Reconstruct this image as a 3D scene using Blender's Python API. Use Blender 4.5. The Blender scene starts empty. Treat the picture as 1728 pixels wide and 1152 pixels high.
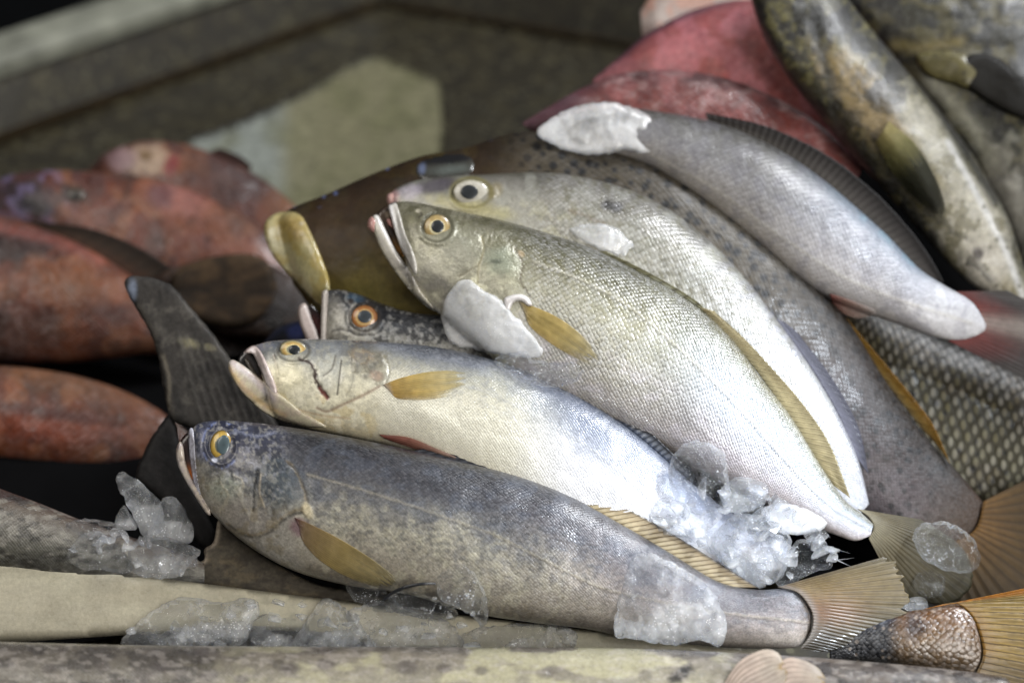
import bpy, bmesh, math, random
import numpy as np
from mathutils import Vector, Matrix, kdtree
from mathutils.geometry import delaunay_2d_cdt

random.seed(7)
RNG = np.random.RandomState(11)
scene = bpy.context.scene
COL = scene.collection
U = 0.00029                     # metres per reference unit at one metre from the lens

# ------------------------------------------------------------------ camera frame
PITCH = math.radians(35)
TARGET = np.array([0.0, 0.0, 0.13])
FWD = np.array([0.0, math.cos(PITCH), -math.sin(PITCH)])
RGT = np.array([1.0, 0.0, 0.0])
UPV = np.cross(RGT, FWD)
EYE = TARGET - FWD * 1.0
FOC = 0.5                       # view width at one metre

def ray(x, y):
    x = np.asarray(x, float); y = np.asarray(y, float)
    a = (x - 864) / 1728 * FOC; b = -(y - 576) / 1728 * FOC
    return FWD + a[..., None] * RGT + b[..., None] * UPV

class Plane:
    """a resting plane of the pile: a point, a normal; survey() turns measured positions into points on it"""
    def __init__(s, off=0.0, tilt=42, yaw=0, at=(864, 576), depth=1.0, point=None):
        t = math.radians(tilt); w = math.radians(yaw)
        s.n = np.array([math.sin(w) * math.sin(t), -math.cos(w) * math.sin(t), math.cos(t)])
        p = EYE + ray(*at) * depth if point is None else np.array(point, float)
        s.p = p + s.n * off
    def pt(s, x, y, h=0.0):
        r = ray(x, y); h = np.asarray(h, float)
        d = (np.dot(s.p - EYE, s.n) + h) / (r @ s.n)
        return EYE + r * d[..., None]

FLOOR = Plane(point=(0, 0, 0), tilt=0)

# ------------------------------------------------------------------ noise
TAB = RNG.rand(256, 256)
def vnoise(x, y):
    xi = np.floor(x).astype(int); yi = np.floor(y).astype(int)
    fx = x - xi; fy = y - yi
    fx = fx * fx * (3 - 2 * fx); fy = fy * fy * (3 - 2 * fy)
    a = TAB[xi & 255, yi & 255]; b = TAB[(xi + 1) & 255, yi & 255]
    c = TAB[xi & 255, (yi + 1) & 255]; d = TAB[(xi + 1) & 255, (yi + 1) & 255]
    return (a * (1 - fx) + b * fx) * (1 - fy) + (c * (1 - fx) + d * fx) * fy
def fbm(x, y, o=4, seed=0):
    v = 0; a = 0.5; x = x + seed * 17.3; y = y + seed * 9.7
    for i in range(o):
        v = v + a * vnoise(x, y); a *= 0.5
        x, y = x * 1.9 + y * 0.35 + 5.1, y * 1.9 - x * 0.35 + 3.3
    return v / (1 - 0.5 ** o)
def sstep(a, b, x):
    t = np.clip((x - a) / (b - a), 0, 1); return t * t * (3 - 2 * t)

def lin(c):
    if isinstance(c, str):
        c = c.lstrip('#'); c = [int(c[i:i + 2], 16) / 255 for i in (0, 2, 4)]
    c = np.array(c, float)
    return np.where(c <= 0.04045, c / 12.92, ((c + 0.055) / 1.055) ** 2.4)
def lc(c, a=1.0): return tuple(lin(c)) + (a,)

def catmull(P, n, closed=False):
    P = np.asarray(P, float)
    if closed:
        Q = np.vstack([P[-1], P, P[0], P[1]])
    else:
        Q = np.vstack([2 * P[0] - P[1], P, 2 * P[-1] - P[-2]])
    m = len(Q) - 3
    seg = np.linalg.norm(Q[2:-1, :2] - Q[1:-2, :2], axis=1) + 1e-6
    cum = np.concatenate([[0], np.cumsum(seg)])
    s = np.linspace(0, cum[-1], n, endpoint=not closed) if np.isscalar(n) else np.asarray(n) * cum[-1]
    i = np.clip(np.searchsorted(cum, s, side='right') - 1, 0, m - 1)
    t = ((s - cum[i]) / seg[i])[:, None]
    a, b, c, d = Q[i], Q[i + 1], Q[i + 2], Q[i + 3]
    return 0.5 * ((2 * b) + (-a + c) * t + (2 * a - 5 * b + 4 * c - d) * t * t + (-a + 3 * b - 3 * c + d) * t ** 3)

def dist_line(X, Y, pts, closed=False):
    pts = np.asarray(pts, float); best = np.full(X.shape, 1e9)
    n = len(pts)
    for i in range(n if closed else n - 1):
        a = pts[i]; b = pts[(i + 1) % n]; d = b - a; L = (d ** 2).sum() + 1e-9
        t = np.clip(((X - a[0]) * d[0] + (Y - a[1]) * d[1]) / L, 0, 1)
        best = np.minimum(best, (X - a[0] - t * d[0]) ** 2 + (Y - a[1] - t * d[1]) ** 2)
    return np.sqrt(best)
def inside(X, Y, poly):
    c = np.zeros(X.shape, bool); n = len(poly); j = n - 1
    for i in range(n):
        xi, yi = poly[i]; xj, yj = poly[j]
        if yi != yj:
            c ^= ((yi > Y) != (yj > Y)) & (X < (xj - xi) * (Y - yi) / (yj - yi) + xi)
        j = i
    return c

# ------------------------------------------------------------------ painting of a surface's own markings and relief, with a few painted highlights
class Paint:
    def __init__(s, X, Y, S, T, base='#888888'):
        s.X, s.Y, s.S, s.T = X, Y, S, T
        s.C = np.tile(lin(base), X.shape + (1,)); s.H = np.zeros(X.shape); s.A = np.ones(X.shape)
    def mix(s, col, a):
        s.C = s.C * (1 - a[..., None]) + lin(col) * a[..., None]; return s
    def grad(s, stops, wob=0.15, f=60, a=1.0, s0=None, s1=None):
        t = s.T + (fbm(s.X / f, s.Y / f, 3) - 0.5) * wob * 2
        ks = [k for k, _ in stops]; cs = np.array([lin(c) for _, c in stops])
        g = np.stack([np.interp(t, ks, cs[:, i]) for i in range(3)], -1)
        w = a * np.ones(s.X.shape)
        if s0 is not None: w = w * sstep(s0, s1, s.S)
        s.C = s.C * (1 - w[..., None]) + g * w[..., None]; return s
    def blob(s, x, y, rx, ry, ang, col, a=0.8, soft=0.5, rag=0.3, dh=0, f=12):
        c, k = math.cos(math.radians(ang)), math.sin(math.radians(ang))
        u = ((s.X - x) * c + (s.Y - y) * k) / rx; v = (-(s.X - x) * k + (s.Y - y) * c) / ry
        d = np.sqrt(u * u + v * v) + (fbm(s.X / f, s.Y / f, 3, 3) - 0.5) * rag * 2
        m = 1 - sstep(1 - soft, 1 + soft, d)
        if col: s.mix(col, m * a)
        s.H += dh * m; return s
    def line(s, pts, w, col=None, a=0.8, dh=0, wob=0.0, taper=False):
        X = s.X; Y = s.Y
        if wob:
            X = X + (fbm(s.X / 7, s.Y / 7, 2, 5) - .5) * wob * 2; Y = Y + (fbm(s.X / 7, s.Y / 7, 2, 8) - .5) * wob * 2
        q = catmull(pts, max(8, len(pts) * 5)) if len(pts) > 2 else np.array(pts, float)
        d = dist_line(X, Y, q)
        m = np.exp(-(d / w) ** 2)
        if col: s.mix(col, m * a)
        s.H += dh * .5 * np.exp(-(d / (w * 1.5)) ** 2); return s
    def region(s, poly, soft=3, col=None, a=0.8, dh=0, smooth=True, scale=None):
        q = catmull(poly, len(poly) * 6, True) if smooth else np.array(poly, float)
        d = dist_line(s.X, s.Y, q, True); sd = np.where(inside(s.X, s.Y, q), d, -d)
        m = sstep(-soft, soft, sd)
        if col: s.mix(col, m * a)
        if scale is not None: s.A = s.A * (1 - m) + scale * m
        s.H += dh * m; return s
    def mottle(s, f, col, a=0.5, lo=0.5, hi=0.6, seed=1, o=4, ax=1.0, mask=None, dh=0):
        n = fbm(s.X / f, s.Y / (f * ax), o, seed)
        m = sstep(lo, hi, n)
        if mask is not None: m = m * mask
        s.mix(col, m * a); s.H += dh * m; return s
    def spots(s, step, r, col, a=0.8, seed=1, prob=1.0, mask=None, ax=1.0, ang=0):
        c, k = math.cos(math.radians(ang)), math.sin(math.radians(ang))
        x = (s.X * c + s.Y * k) / step; y = (-s.X * k + s.Y * c) / (step * ax)
        m = np.zeros(s.X.shape)
        xi = np.floor(x).astype(int); yi = np.floor(y).astype(int)
        for dx in (-1, 0, 1):
            for dy in (-1, 0, 1):
                gx = xi + dx; gy = yi + dy
                h1 = TAB[(gx * 7 + seed) & 255, (gy * 3 + 11) & 255]; h2 = TAB[(gx * 5 + 31) & 255, (gy * 9 + seed) & 255]
                h3 = TAB[(gx * 13 + 3) & 255, (gy * 11 + seed * 3) & 255]
                d = np.hypot(x - gx - 0.15 - .7 * h1, (y - gy - 0.15 - .7 * h2)) * step
                rr = r * (0.6 + 0.8 * h3)
                m = np.maximum(m, (1 - sstep(rr * 0.6, rr * 1.3, d)) * (h3 < prob))
        if mask is not None: m = m * mask
        s.mix(col, m * a); return s
    def nohead(s, a, b, along=None):
        """fade scales in between arc fractions a and b"""
        s.A = s.A * sstep(a, b, s.S); return s

# ------------------------------------------------------------------ object making
def link(o, parent=None):
    COL.objects.link(o)
    if parent is not None: o.parent = parent
    return o
def root(name, label, cat, pos, group=None):
    o = bpy.data.objects.new(name, None); link(o); o.location = tuple(pos); o.empty_display_size = 0.02
    o['label'] = label; o['category'] = cat
    if group: o['group'] = group
    return o
def mesh_obj(name, V, F, mat, parent=None, C=None, A=None, uv=None, smooth=True, tag=None):
    V = np.asarray(V, float)
    base = np.array(parent.matrix_basis.translation) if parent is not None and parent.parent is None else None
    if parent is not None:
        off = np.zeros(3); p = parent
        while p is not None: off += np.array(p.location); p = p.parent
        loc = np.zeros(3)
    else:
        off = V.mean(0); loc = off
    me = bpy.data.meshes.new(name)
    me.from_pydata((V - off).tolist(), [], F if isinstance(F, list) else F.tolist())
    if C is not None:
        at = me.color_attributes.new('Col', 'FLOAT_COLOR', 'POINT')
        a = np.ones((len(V), 4)); a[:, :3] = np.clip(C, 0, 1)
        if A is not None: a[:, 3] = A
        at.data.foreach_set('color', a.ravel().astype(np.float32))
    if uv is not None:
        ul = me.uv_layers.new(name='UVMap'); vi = np.zeros(len(me.loops), np.int32)
        me.loops.foreach_get('vertex_index', vi)
        ul.data.foreach_set('uv', uv[vi].ravel().astype(np.float32))
    me.polygons.foreach_set('use_smooth', np.full(len(me.polygons), smooth))
    me.materials.append(mat); me.update()
    o = bpy.data.objects.new(name, me); link(o, parent); o.location = tuple(loc)
    if tag:
        o['label'], o['category'] = tag[0], tag[1]
        if len(tag) > 2 and tag[2]: o['group'] = tag[2]
    return o
def fix_normals(o):
    bm = bmesh.new(); bm.from_mesh(o.data); bmesh.ops.recalc_face_normals(bm, faces=bm.faces); bm.to_mesh(o.data); bm.free()

class Body:
    def __init__(s, name, ribs, plane, parent, mat, paint, ns=200, nf=60, nb=16, power=0.85, headdense=1.0, tag=None, flat=0.6, dent=6, sat=.9, val=1.0):
        ribs = np.array(ribs, float)
        w = np.linspace(0, 1, ns) ** headdense
        ctr = np.hstack([(ribs[:, :2] + ribs[:, 2:4]) / 2, ribs])
        R = catmull(ctr, w)
        T = R[:, 2:4]; B = R[:, 4:6]; h = np.maximum(R[:, 6], 1.0)
        phi = np.concatenate([np.linspace(0, math.pi, nf), math.pi + np.linspace(0, math.pi, nb + 2)[1:-1]])
        t = -np.cos(phi); sn = np.sin(phi)
        hh = np.sign(sn) * np.abs(sn) ** power
        hh = np.where(hh < 0, hh * flat, hh)
        X = T[:, None, 0] + (B - T)[:, None, 0] * (t[None] + 1) / 2
        Y = T[:, None, 1] + (B - T)[:, None, 1] * (t[None] + 1) / 2
        S = np.repeat(w[:, None], len(phi), 1); TT = np.repeat(t[None], ns, 0)
        p = Paint(X, Y, S, TT); paint(p)
        p.H = p.H + (fbm(X / 95, Y / 95, 2, 41) - .5) * dent * 1.6 + (fbm(X / 28, Y / 28, 3, 44) - .5) * dent * .45
        p.C = (p.C ** 1.22) * 1.12 * val; lum_ = p.C @ np.array([.2126, .7152, .0722]); p.C = lum_[..., None] + (p.C - lum_[..., None]) * sat
        front = np.clip(hh, 0, 1)[None] ** 0.5
        H = h[:, None] * hh[None] + p.H * front
        V = plane.pt(X, Y, H * U)
        nr = len(phi)
        ht = np.linalg.norm(B - T, axis=1) + 4; hm = ht.max()
        ds = np.concatenate([[0], np.linalg.norm(np.diff(R[:, :2], axis=0), axis=1)])
        u = np.cumsum(ds * hm / np.maximum(ht, hm * 0.3)) * U
        v = (np.minimum(phi, 2 * math.pi) - math.pi / 2) * hm * 0.42 * U
        uv = np.stack([np.repeat(u[:, None], nr, 1), np.repeat(v[None], ns, 0)], -1)
        idx = np.arange(ns * nr).reshape(ns, nr); nx = np.roll(idx, -1, 1)
        F = np.stack([idx[:-1], idx[1:], nx[1:], nx[:-1]], -1).reshape(-1, 4).tolist()
        VV = V.reshape(-1, 3)
        F.append(list(idx[0])); F.append(list(idx[-1][::-1]))
        s.o = mesh_obj(name, VV, F, mat, parent, p.C.reshape(-1, 3), p.A.reshape(-1), uv.reshape(-1, 2), tag=tag)
        s.plane = plane; s.parent = parent
        s.X = X[:, :nf].ravel(); s.Y = Y[:, :nf].ravel(); s.H = H[:, :nf].ravel()
        s.kd = kdtree.KDTree(len(s.X))
        for i in range(0, len(s.X)): s.kd.insert((s.X[i], s.Y[i], 0), i)
        s.kd.balance()
    def hat(s, x, y):
        x = np.asarray(x, float); out = np.zeros(x.size)
        for k, (a, b) in enumerate(zip(x.ravel(), np.asarray(y, float).ravel())):
            r = s.kd.find_n((a, b, 0), 4)
            w = np.array([1 / (q[2] + 0.5) for q in r]); hv = np.array([s.H[q[1]] for q in r])
            out[k] = (w * hv).sum() / w.sum()
        return out.reshape(x.shape)

def make_fin(name, base, tip, plane, parent, mat, cols, h0=0.0, h1=0.0, nu=90, nv=24, jag=0.0, rays=20, ripple=1.2, body=None, lift=3, seed=1, bow=0, paint=None, tag=None, rag=0):
    """cols: list of (v, colour) from root to edge; one ridge per ray"""
    b = catmull(base, nu) if len(base) > 2 else np.array(base[0]) + (np.array(base[1]) - np.array(base[0]))[None] * np.linspace(0, 1, nu)[:, None]
    t = catmull(tip, nu) if len(tip) > 2 else np.array(tip[0], float) + (np.array(tip[1], float) - np.array(tip[0], float))[None] * np.linspace(0, 1, nu)[:, None]
    u = np.linspace(0, 1, nu)
    saw = np.abs(((u * rays) % 1) - 0.5) * 2
    cutn = vnoise(u * rays * 1.7 + seed * 3, u * 0 + seed)
    v = np.linspace(0, 1, nv)
    VV = v[None] * (1 - jag * (saw[:, None] * 0.2 + (cutn[:, None]) * 1.0 * (rag + .3)) * (v[None] ** 3))
    X = b[:, None, 0] + (t - b)[:, None, 0] * VV; Y = b[:, None, 1] + (t - b)[:, None, 1] * VV
    p = Paint(X, Y, np.repeat(u[:, None], nv, 1), np.repeat(v[None], nu, 0))
    ks = [k for k, _ in cols]; cs = np.array([lin(c) for _, c in cols])
    p.C = np.stack([np.interp(p.T, ks, cs[:, i]) for i in range(3)], -1)
    n = fbm(p.S * rays * 0.35, p.T * 2.0, 3, seed); p.C *= (0.8 + 0.4 * n)[..., None]
    if paint: paint(p)
    H = np.full(X.shape, 0.0) + h0 + (h1 - h0) * p.T + p.H + ripple * (saw[:, None] - .5) * np.minimum(1, p.T * 4) + bow * np.sin(p.T * math.pi)
    H += (fbm(p.S * 3, p.T * 2, 2, seed + 3) - 0.5) * 6 * p.T
    if body is not None: H = H + body.hat(X, Y) + lift
    V = plane.pt(X, Y, H * U)
    uv = np.stack([p.S * rays, p.T], -1)
    idx = np.arange(nu * nv).reshape(nu, nv)
    F = np.stack([idx[:-1, :-1], idx[1:, :-1], idx[1:, 1:], idx[:-1, 1:]], -1).reshape(-1, 4)
    o = mesh_obj(name, V.reshape(-1, 3), F, mat, parent, p.C.reshape(-1, 3), p.A.ravel(), uv.reshape(-1, 2), tag=tag)
    md = o.modifiers.new('Solidify', 'SOLIDIFY'); md.thickness = 0.0003; md.offset = 0
    return o

def inflate(name, poly, plane, mat, parent=None, h0=0.0, thick=10, rnd=12, res=4, paint=None, base='#888888', body=None, lift=0, back=0.4, facets=0, noise=0.0, nf=20, seed=0, smooth=True, curve=True, tag=None, cham=0.0, fn=0.7):
    rs = np.random.RandomState(seed + 5)
    per = np.linalg.norm(np.diff(np.vstack([poly, poly[:1]]), axis=0), axis=1).sum()
    nb = max(10, int(per / res))
    if curve: q = catmull(poly, nb, True)
    else:
        P2 = np.vstack([poly, poly[:1]]).astype(float); L = np.concatenate([[0], np.cumsum(np.linalg.norm(np.diff(P2, axis=0), axis=1))])
        s = np.linspace(0, L[-1], nb, endpoint=False); q = np.stack([np.interp(s, L, P2[:, 0]), np.interp(s, L, P2[:, 1])], 1)
    if noise:
        q = q + (np.stack([fbm(q[:, 0] / 9, q[:, 1] / 9, 3, seed), fbm(q[:, 0] / 9, q[:, 1] / 9, 3, seed + 4)], 1) - .5) * noise * 2
    x0, y0 = q.min(0); x1, y1 = q.max(0)
    gx, gy = np.meshgrid(np.arange(x0, x1, res), np.arange(y0, y1, res)); gx = gx.astype(float); gy = gy.astype(float)
    gx += (np.arange(gx.shape[0]) % 2)[:, None] * res * 0.5
    gx = gx.ravel(); gy = gy.ravel()
    d = dist_line(gx, gy, q, True); k = inside(gx, gy, q) & (d > res * 0.55)
    pts = np.vstack([q, np.stack([gx[k], gy[k]], 1)])
    edges = [(i, (i + 1) % nb) for i in range(nb)]
    r = delaunay_2d_cdt([Vector(p) for p in pts], edges, [list(range(nb))], 1, 1e-6)
    vs = np.array([tuple(v) for v in r[0]]); fs = [list(f) for f in r[2]]
    d = dist_line(vs[:, 0], vs[:, 1], q, True)
    onb = d < 1e-3
    e = np.clip(d / rnd, 0, 1); dome = np.sqrt(np.clip(1 - (1 - e) ** 2, 0, 1)) * (1 - cham) + e * cham
    H = thick * dome
    if facets:
        cx, cy = vs.mean(0); sc = max(x1 - x0, y1 - y0) / 2
        top = np.full(len(vs), 1e9)
        for i in range(facets):
            a = rs.uniform(0, 2 * math.pi); sl = rs.uniform(0.1, 0.75); ox = rs.uniform(-.35, .35, 2) * sc
            top = np.minimum(top, thick * rs.uniform(.8, 1.1) - sl * thick / sc * 1.6 * ((vs[:, 0] - cx - ox[0]) * math.cos(a) + (vs[:, 1] - cy - ox[1]) * math.sin(a)))
        H = np.minimum(H, np.maximum(top, thick * 0.15)) 
        H = H + (np.abs(fbm(vs[:, 0] / nf, vs[:, 1] / nf, 4, seed) - .5) * 1.4 - .1) * thick * fn * e
    p = Paint(vs[:, 0], vs[:, 1], vs[:, 0] * 0, d, base); p.A *= 0
    if paint: paint(p)
    H = H + p.H
    base_h = np.full(len(vs), float(h0))
    if body is not None: base_h = body.hat(vs[:, 0], vs[:, 1]) + lift
    Hb = -back * thick * dome
    Vf = plane.pt(vs[:, 0], vs[:, 1], (base_h + H) * U)
    Vb = plane.pt(vs[:, 0], vs[:, 1], (base_h + Hb) * U)
    n = len(vs); mp = np.arange(n) + n
    mp[onb] = np.arange(n)[onb]
    keep = np.concatenate([np.arange(n), (np.arange(n) + n)[~onb]])
    inv = np.full(2 * n, -1); inv[keep] = np.arange(len(keep))
    V = np.vstack([Vf, Vb])[keep]
    F = [[int(i) for i in f] for f in fs] + [[int(inv[mp[i]]) for i in f[::-1]] for f in fs if not all(onb[i] for i in f)]
    C = np.vstack([p.C, p.C])[keep]; A = np.concatenate([p.A, p.A])[keep]
    uv = np.vstack([vs, vs])[keep] * U
    o = mesh_obj(name, V, F, mat, parent, C, A, uv, smooth=smooth, tag=tag)
    return o

def make_eye(plane, parent, body, cx, cy, rx, ry, stops, pup, bulge=9, lift=-2, ang=0, mat=None, pmat=None, pcol='#14181a'):
    nr_, ns_ = 22, 56
    r = np.linspace(0, 1, nr_)[1:]; a = np.linspace(0, 2 * math.pi, ns_, endpoint=False)
    R, A_ = np.meshgrid(r, a, indexing='ij')
    def ell(x, y, ax, ay, R, A_):
        ca, sa = math.cos(math.radians(ang)), math.sin(math.radians(ang))
        u = R * np.cos(A_) * ax; v = R * np.sin(A_) * ay
        return x + u * ca - v * sa, y + u * sa + v * ca
    h0 = float(body.hat(np.array([cx]), np.array([cy]))[0]) + lift
    def disc(name, x, y, ax, ay, colf, hb, bul, mat, par):
        X, Y = ell(x, y, ax, ay, R, A_)
        H = hb + bul * np.sqrt(np.clip(1 - R * R * 0.98, 0, 1))
        H = np.where(R > .999, hb - 10, H)
        X = np.concatenate([[x], X.ravel()]); Y = np.concatenate([[y], Y.ravel()]); Hf = np.concatenate([[hb + bul], H.ravel()])
        V = plane.pt(X, Y, Hf * U)
        F = [[0, 1 + (j + 1) % ns_, 1 + j] for j in range(ns_)]
        for i in range(nr_ - 2):
            for j in range(ns_):
                p = 1 + i * ns_; q = p + ns_; k = (j + 1) % ns_
                F.append([p + j, p + k, q + k, q + j])
        Rf = np.concatenate([[0], R.ravel()]); Af = np.concatenate([[0], A_.ravel()])
        C = colf(Rf, Af)
        o = mesh_obj(name, V, F, mat, par, C, np.zeros(len(C)), np.stack([X, Y], 1) * U)
        return o
    ks = [k for k, _ in stops]; cs = np.array([lin(c) for _, c in stops])
    def irisc(R, A_):
        w = R + (vnoise(A_ * 9, R * 3) - .5) * 0.08
        C = np.stack([np.interp(w, ks, cs[:, i]) for i in range(3)], -1)
        return C * (0.85 + 0.3 * vnoise(A_ * 14, R * 2))[:, None]
    e = disc('eye', cx, cy, rx, ry, irisc, h0, bulge, mat, parent)
    px, py, prx, pry = pup
    dd = math.hypot((px - cx) / rx, (py - cy) / ry)
    hb = h0 + bulge * math.sqrt(max(0, 1 - dd * dd)) - 1.0
    disc('pupil', px, py, prx, pry, lambda R, A_: np.tile(lin(pcol), (len(R), 1)) * (1 + .8 * R)[:, None], hb, 2.4, pmat, e)
    return e

# ------------------------------------------------------------------ materials
def nt(name):
    m = bpy.data.materials.new(name); m.use_nodes = True; t = m.node_tree; t.nodes.clear()
    out = t.nodes.new('ShaderNodeOutputMaterial'); return m, t, out
def N(t, ty, **kw):
    n = t.nodes.new(ty)
    for k, v in kw.items():
        if k.startswith('i_'): n.inputs[k[2:].replace('_', ' ')].default_value = v
        else: setattr(n, k, v)
    return n
def M(t, op, a, b=None, c=None, clamp=False):
    n = t.nodes.new('ShaderNodeMath'); n.operation = op; n.use_clamp = clamp
    for i, v in enumerate((a, b, c)):
        if v is None: continue
        if isinstance(v, (int, float)): n.inputs[i].default_value = v
        else: t.links.new(v, n.inputs[i])
    return n.outputs[0]
def mixc(t, f, a, b, mode='MIX'):
    n = t.nodes.new('ShaderNodeMix'); n.data_type = 'RGBA'; n.blend_type = mode
    for i, v in ((0, f), (6, a), (7, b)):
        if isinstance(v, (int, float)): n.inputs[i].default_value = v
        elif isinstance(v, tuple): n.inputs[i].default_value = v
        else: t.links.new(v, n.inputs[i])
    return n.outputs[2]
def ramp(t, f, stops):
    n = t.nodes.new('ShaderNodeValToRGB'); r = n.color_ramp
    while len(r.elements) < len(stops): r.elements.new(0.5)
    for e, (p, c) in zip(r.elements, stops): e.position = p; e.color = c if isinstance(c, tuple) else lc(c)
    t.links.new(f, n.inputs[0]); return n.outputs[0]

def skin_mat(name, L=0.0030, W=0.0024, dark=0.35, glint=0.25, bump=0.35, metal=0.15, rough=0.32, grain=0.25, gscale=900, rnd=0.25, coat=0.35, film=0.0, slime=1.0, e0=.28, e1=2.4, vein=.35, white=.8, sym=.25, spec=.5):
    m, t, out = nt(name)
    col = N(t, 'ShaderNodeAttribute', attribute_name='Col')
    uv = N(t, 'ShaderNodeUVMap'); sep = N(t, 'ShaderNodeSeparateXYZ'); t.links.new(uv.outputs[0], sep.inputs[0])
    u = M(t, 'DIVIDE', sep.outputs[0], L); v = M(t, 'DIVIDE', sep.outputs[1], W)
    cmb = N(t, 'ShaderNodeCombineXYZ'); t.links.new(M(t, 'ADD', u, v), cmb.inputs[0]); t.links.new(M(t, 'SUBTRACT', u, v), cmb.inputs[1])
    vo = N(t, 'ShaderNodeTexVoronoi', voronoi_dimensions='2D', i_Scale=1.0, i_Randomness=rnd); t.links.new(cmb.outputs[0], vo.inputs['Vector'])
    d = vo.outputs['Distance']; a = col.outputs['Alpha']
    sb = N(t, 'ShaderNodeVectorMath', operation='SUBTRACT'); t.links.new(cmb.outputs[0], sb.inputs[0]); t.links.new(vo.outputs['Position'], sb.inputs[1])
    sx = N(t, 'ShaderNodeSeparateXYZ'); t.links.new(sb.outputs[0], sx.inputs[0])
    du = M(t, 'MULTIPLY', M(t, 'ADD', sx.outputs[0], sx.outputs[1]), 0.7)
    lead = M(t, 'MULTIPLY_ADD', du, 1.6, 0.55, clamp=True)
    tc = N(t, 'ShaderNodeTexCoord')
    gn = N(t, 'ShaderNodeTexNoise', i_Scale=gscale, i_Detail=4.0, i_Roughness=0.65); t.links.new(tc.outputs['Object'], gn.inputs['Vector'])
    g2 = N(t, 'ShaderNodeTexNoise', i_Scale=120.0, i_Detail=3.0, i_Roughness=0.6); t.links.new(tc.outputs['Object'], g2.inputs['Vector'])
    edge = M(t, 'MULTIPLY', M(t, 'SUBTRACT', d, e0, clamp=True), e1, clamp=True)
    dk = M(t, 'MULTIPLY', M(t, 'MULTIPLY', M(t, 'MULTIPLY', edge, M(t, 'MULTIPLY_ADD', lead, 1.0 - sym, sym)), dark), a)
    c1 = mixc(t, dk, col.outputs['Color'], mixc(t, 1.0, col.outputs['Color'], (0.16, 0.15, 0.15, 1), 'MULTIPLY'))
    # scale glitter painted into the colour, random lightening per scale
    sc = N(t, 'ShaderNodeSeparateColor'); t.links.new(vo.outputs['Color'], sc.inputs[0])
    gl = M(t, 'MULTIPLY', M(t, 'MULTIPLY', M(t, 'MULTIPLY', M(t, 'SUBTRACT', 1.0, edge), sc.outputs[0]), glint), a)
    c2 = mixc(t, gl, c1, (white, white, white * 1.03, 1))
    gf = M(t, 'MULTIPLY_ADD', M(t, 'SUBTRACT', gn.outputs[0], 0.5), grain * 2.6, 1.0)
    gf2 = M(t, 'MULTIPLY_ADD', M(t, 'SUBTRACT', g2.outputs[0], 0.5), grain * 1.2, gf)
    g3 = N(t, 'ShaderNodeTexNoise', i_Scale=260.0, i_Detail=6.0, i_Roughness=0.7, i_Distortion=1.2); t.links.new(tc.outputs['Object'], g3.inputs['Vector'])
    vn = M(t, 'MULTIPLY', M(t, 'SUBTRACT', 0.055, M(t, 'ABSOLUTE', M(t, 'SUBTRACT', g3.outputs[0], 0.5)), clamp=True), 18.0, clamp=True)
    gf2 = M(t, 'SUBTRACT', gf2, M(t, 'MULTIPLY', M(t, 'MULTIPLY', vn, vein), M(t, 'MULTIPLY_ADD', g2.outputs[0], 1.6, -0.4, clamp=True)))
    gc = N(t, 'ShaderNodeCombineColor')
    for i in range(3): t.links.new(gf2, gc.inputs[i])
    c3 = mixc(t, 1.0, c2, gc.outputs[0], 'MULTIPLY')
    b = N(t, 'ShaderNodeBsdfPrincipled')
    t.links.new(c3, b.inputs['Base Color'])
    b.inputs['Metallic'].default_value = metal
    ro = M(t, 'MULTIPLY_ADD', M(t, 'SUBTRACT', g2.outputs[0], 0.5), 0.35, rough); t.links.new(ro, b.inputs['Roughness'])
    b.inputs['Specular IOR Level'].default_value = spec
    b.inputs['Coat Weight'].default_value = coat; b.inputs['Coat Roughness'].default_value = 0.16
    b.inputs['Subsurface Weight'].default_value = 0.0
    if film:
        b.inputs['Thin Film Thickness'].default_value = film; b.inputs['Thin Film IOR'].default_value = 1.4
    hgt = M(t, 'ADD', M(t, 'MULTIPLY', M(t, 'MULTIPLY', M(t, 'ADD', M(t, 'MULTIPLY', du, 0.9), M(t, 'MULTIPLY', M(t, 'MULTIPLY', d, d), -1.1)), a), 1.3), M(t, 'MULTIPLY', gn.outputs[0], 0.55))
    hgt = M(t, 'ADD', hgt, M(t, 'MULTIPLY', g2.outputs[0], 1.6 * slime))
    bp = N(t, 'ShaderNodeBump', i_Strength=bump, i_Distance=L * 0.28); t.links.new(hgt, bp.inputs['Height'])
    t.links.new(bp.outputs[0], b.inputs['Normal'])
    bp2 = N(t, 'ShaderNodeBump', i_Strength=bump * 0.6, i_Distance=L * 0.2); t.links.new(hgt, bp2.inputs['Height']); t.links.new(bp2.outputs[0], b.inputs['Coat Normal'])
    t.links.new(b.outputs[0], out.inputs[0]); return m

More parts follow.
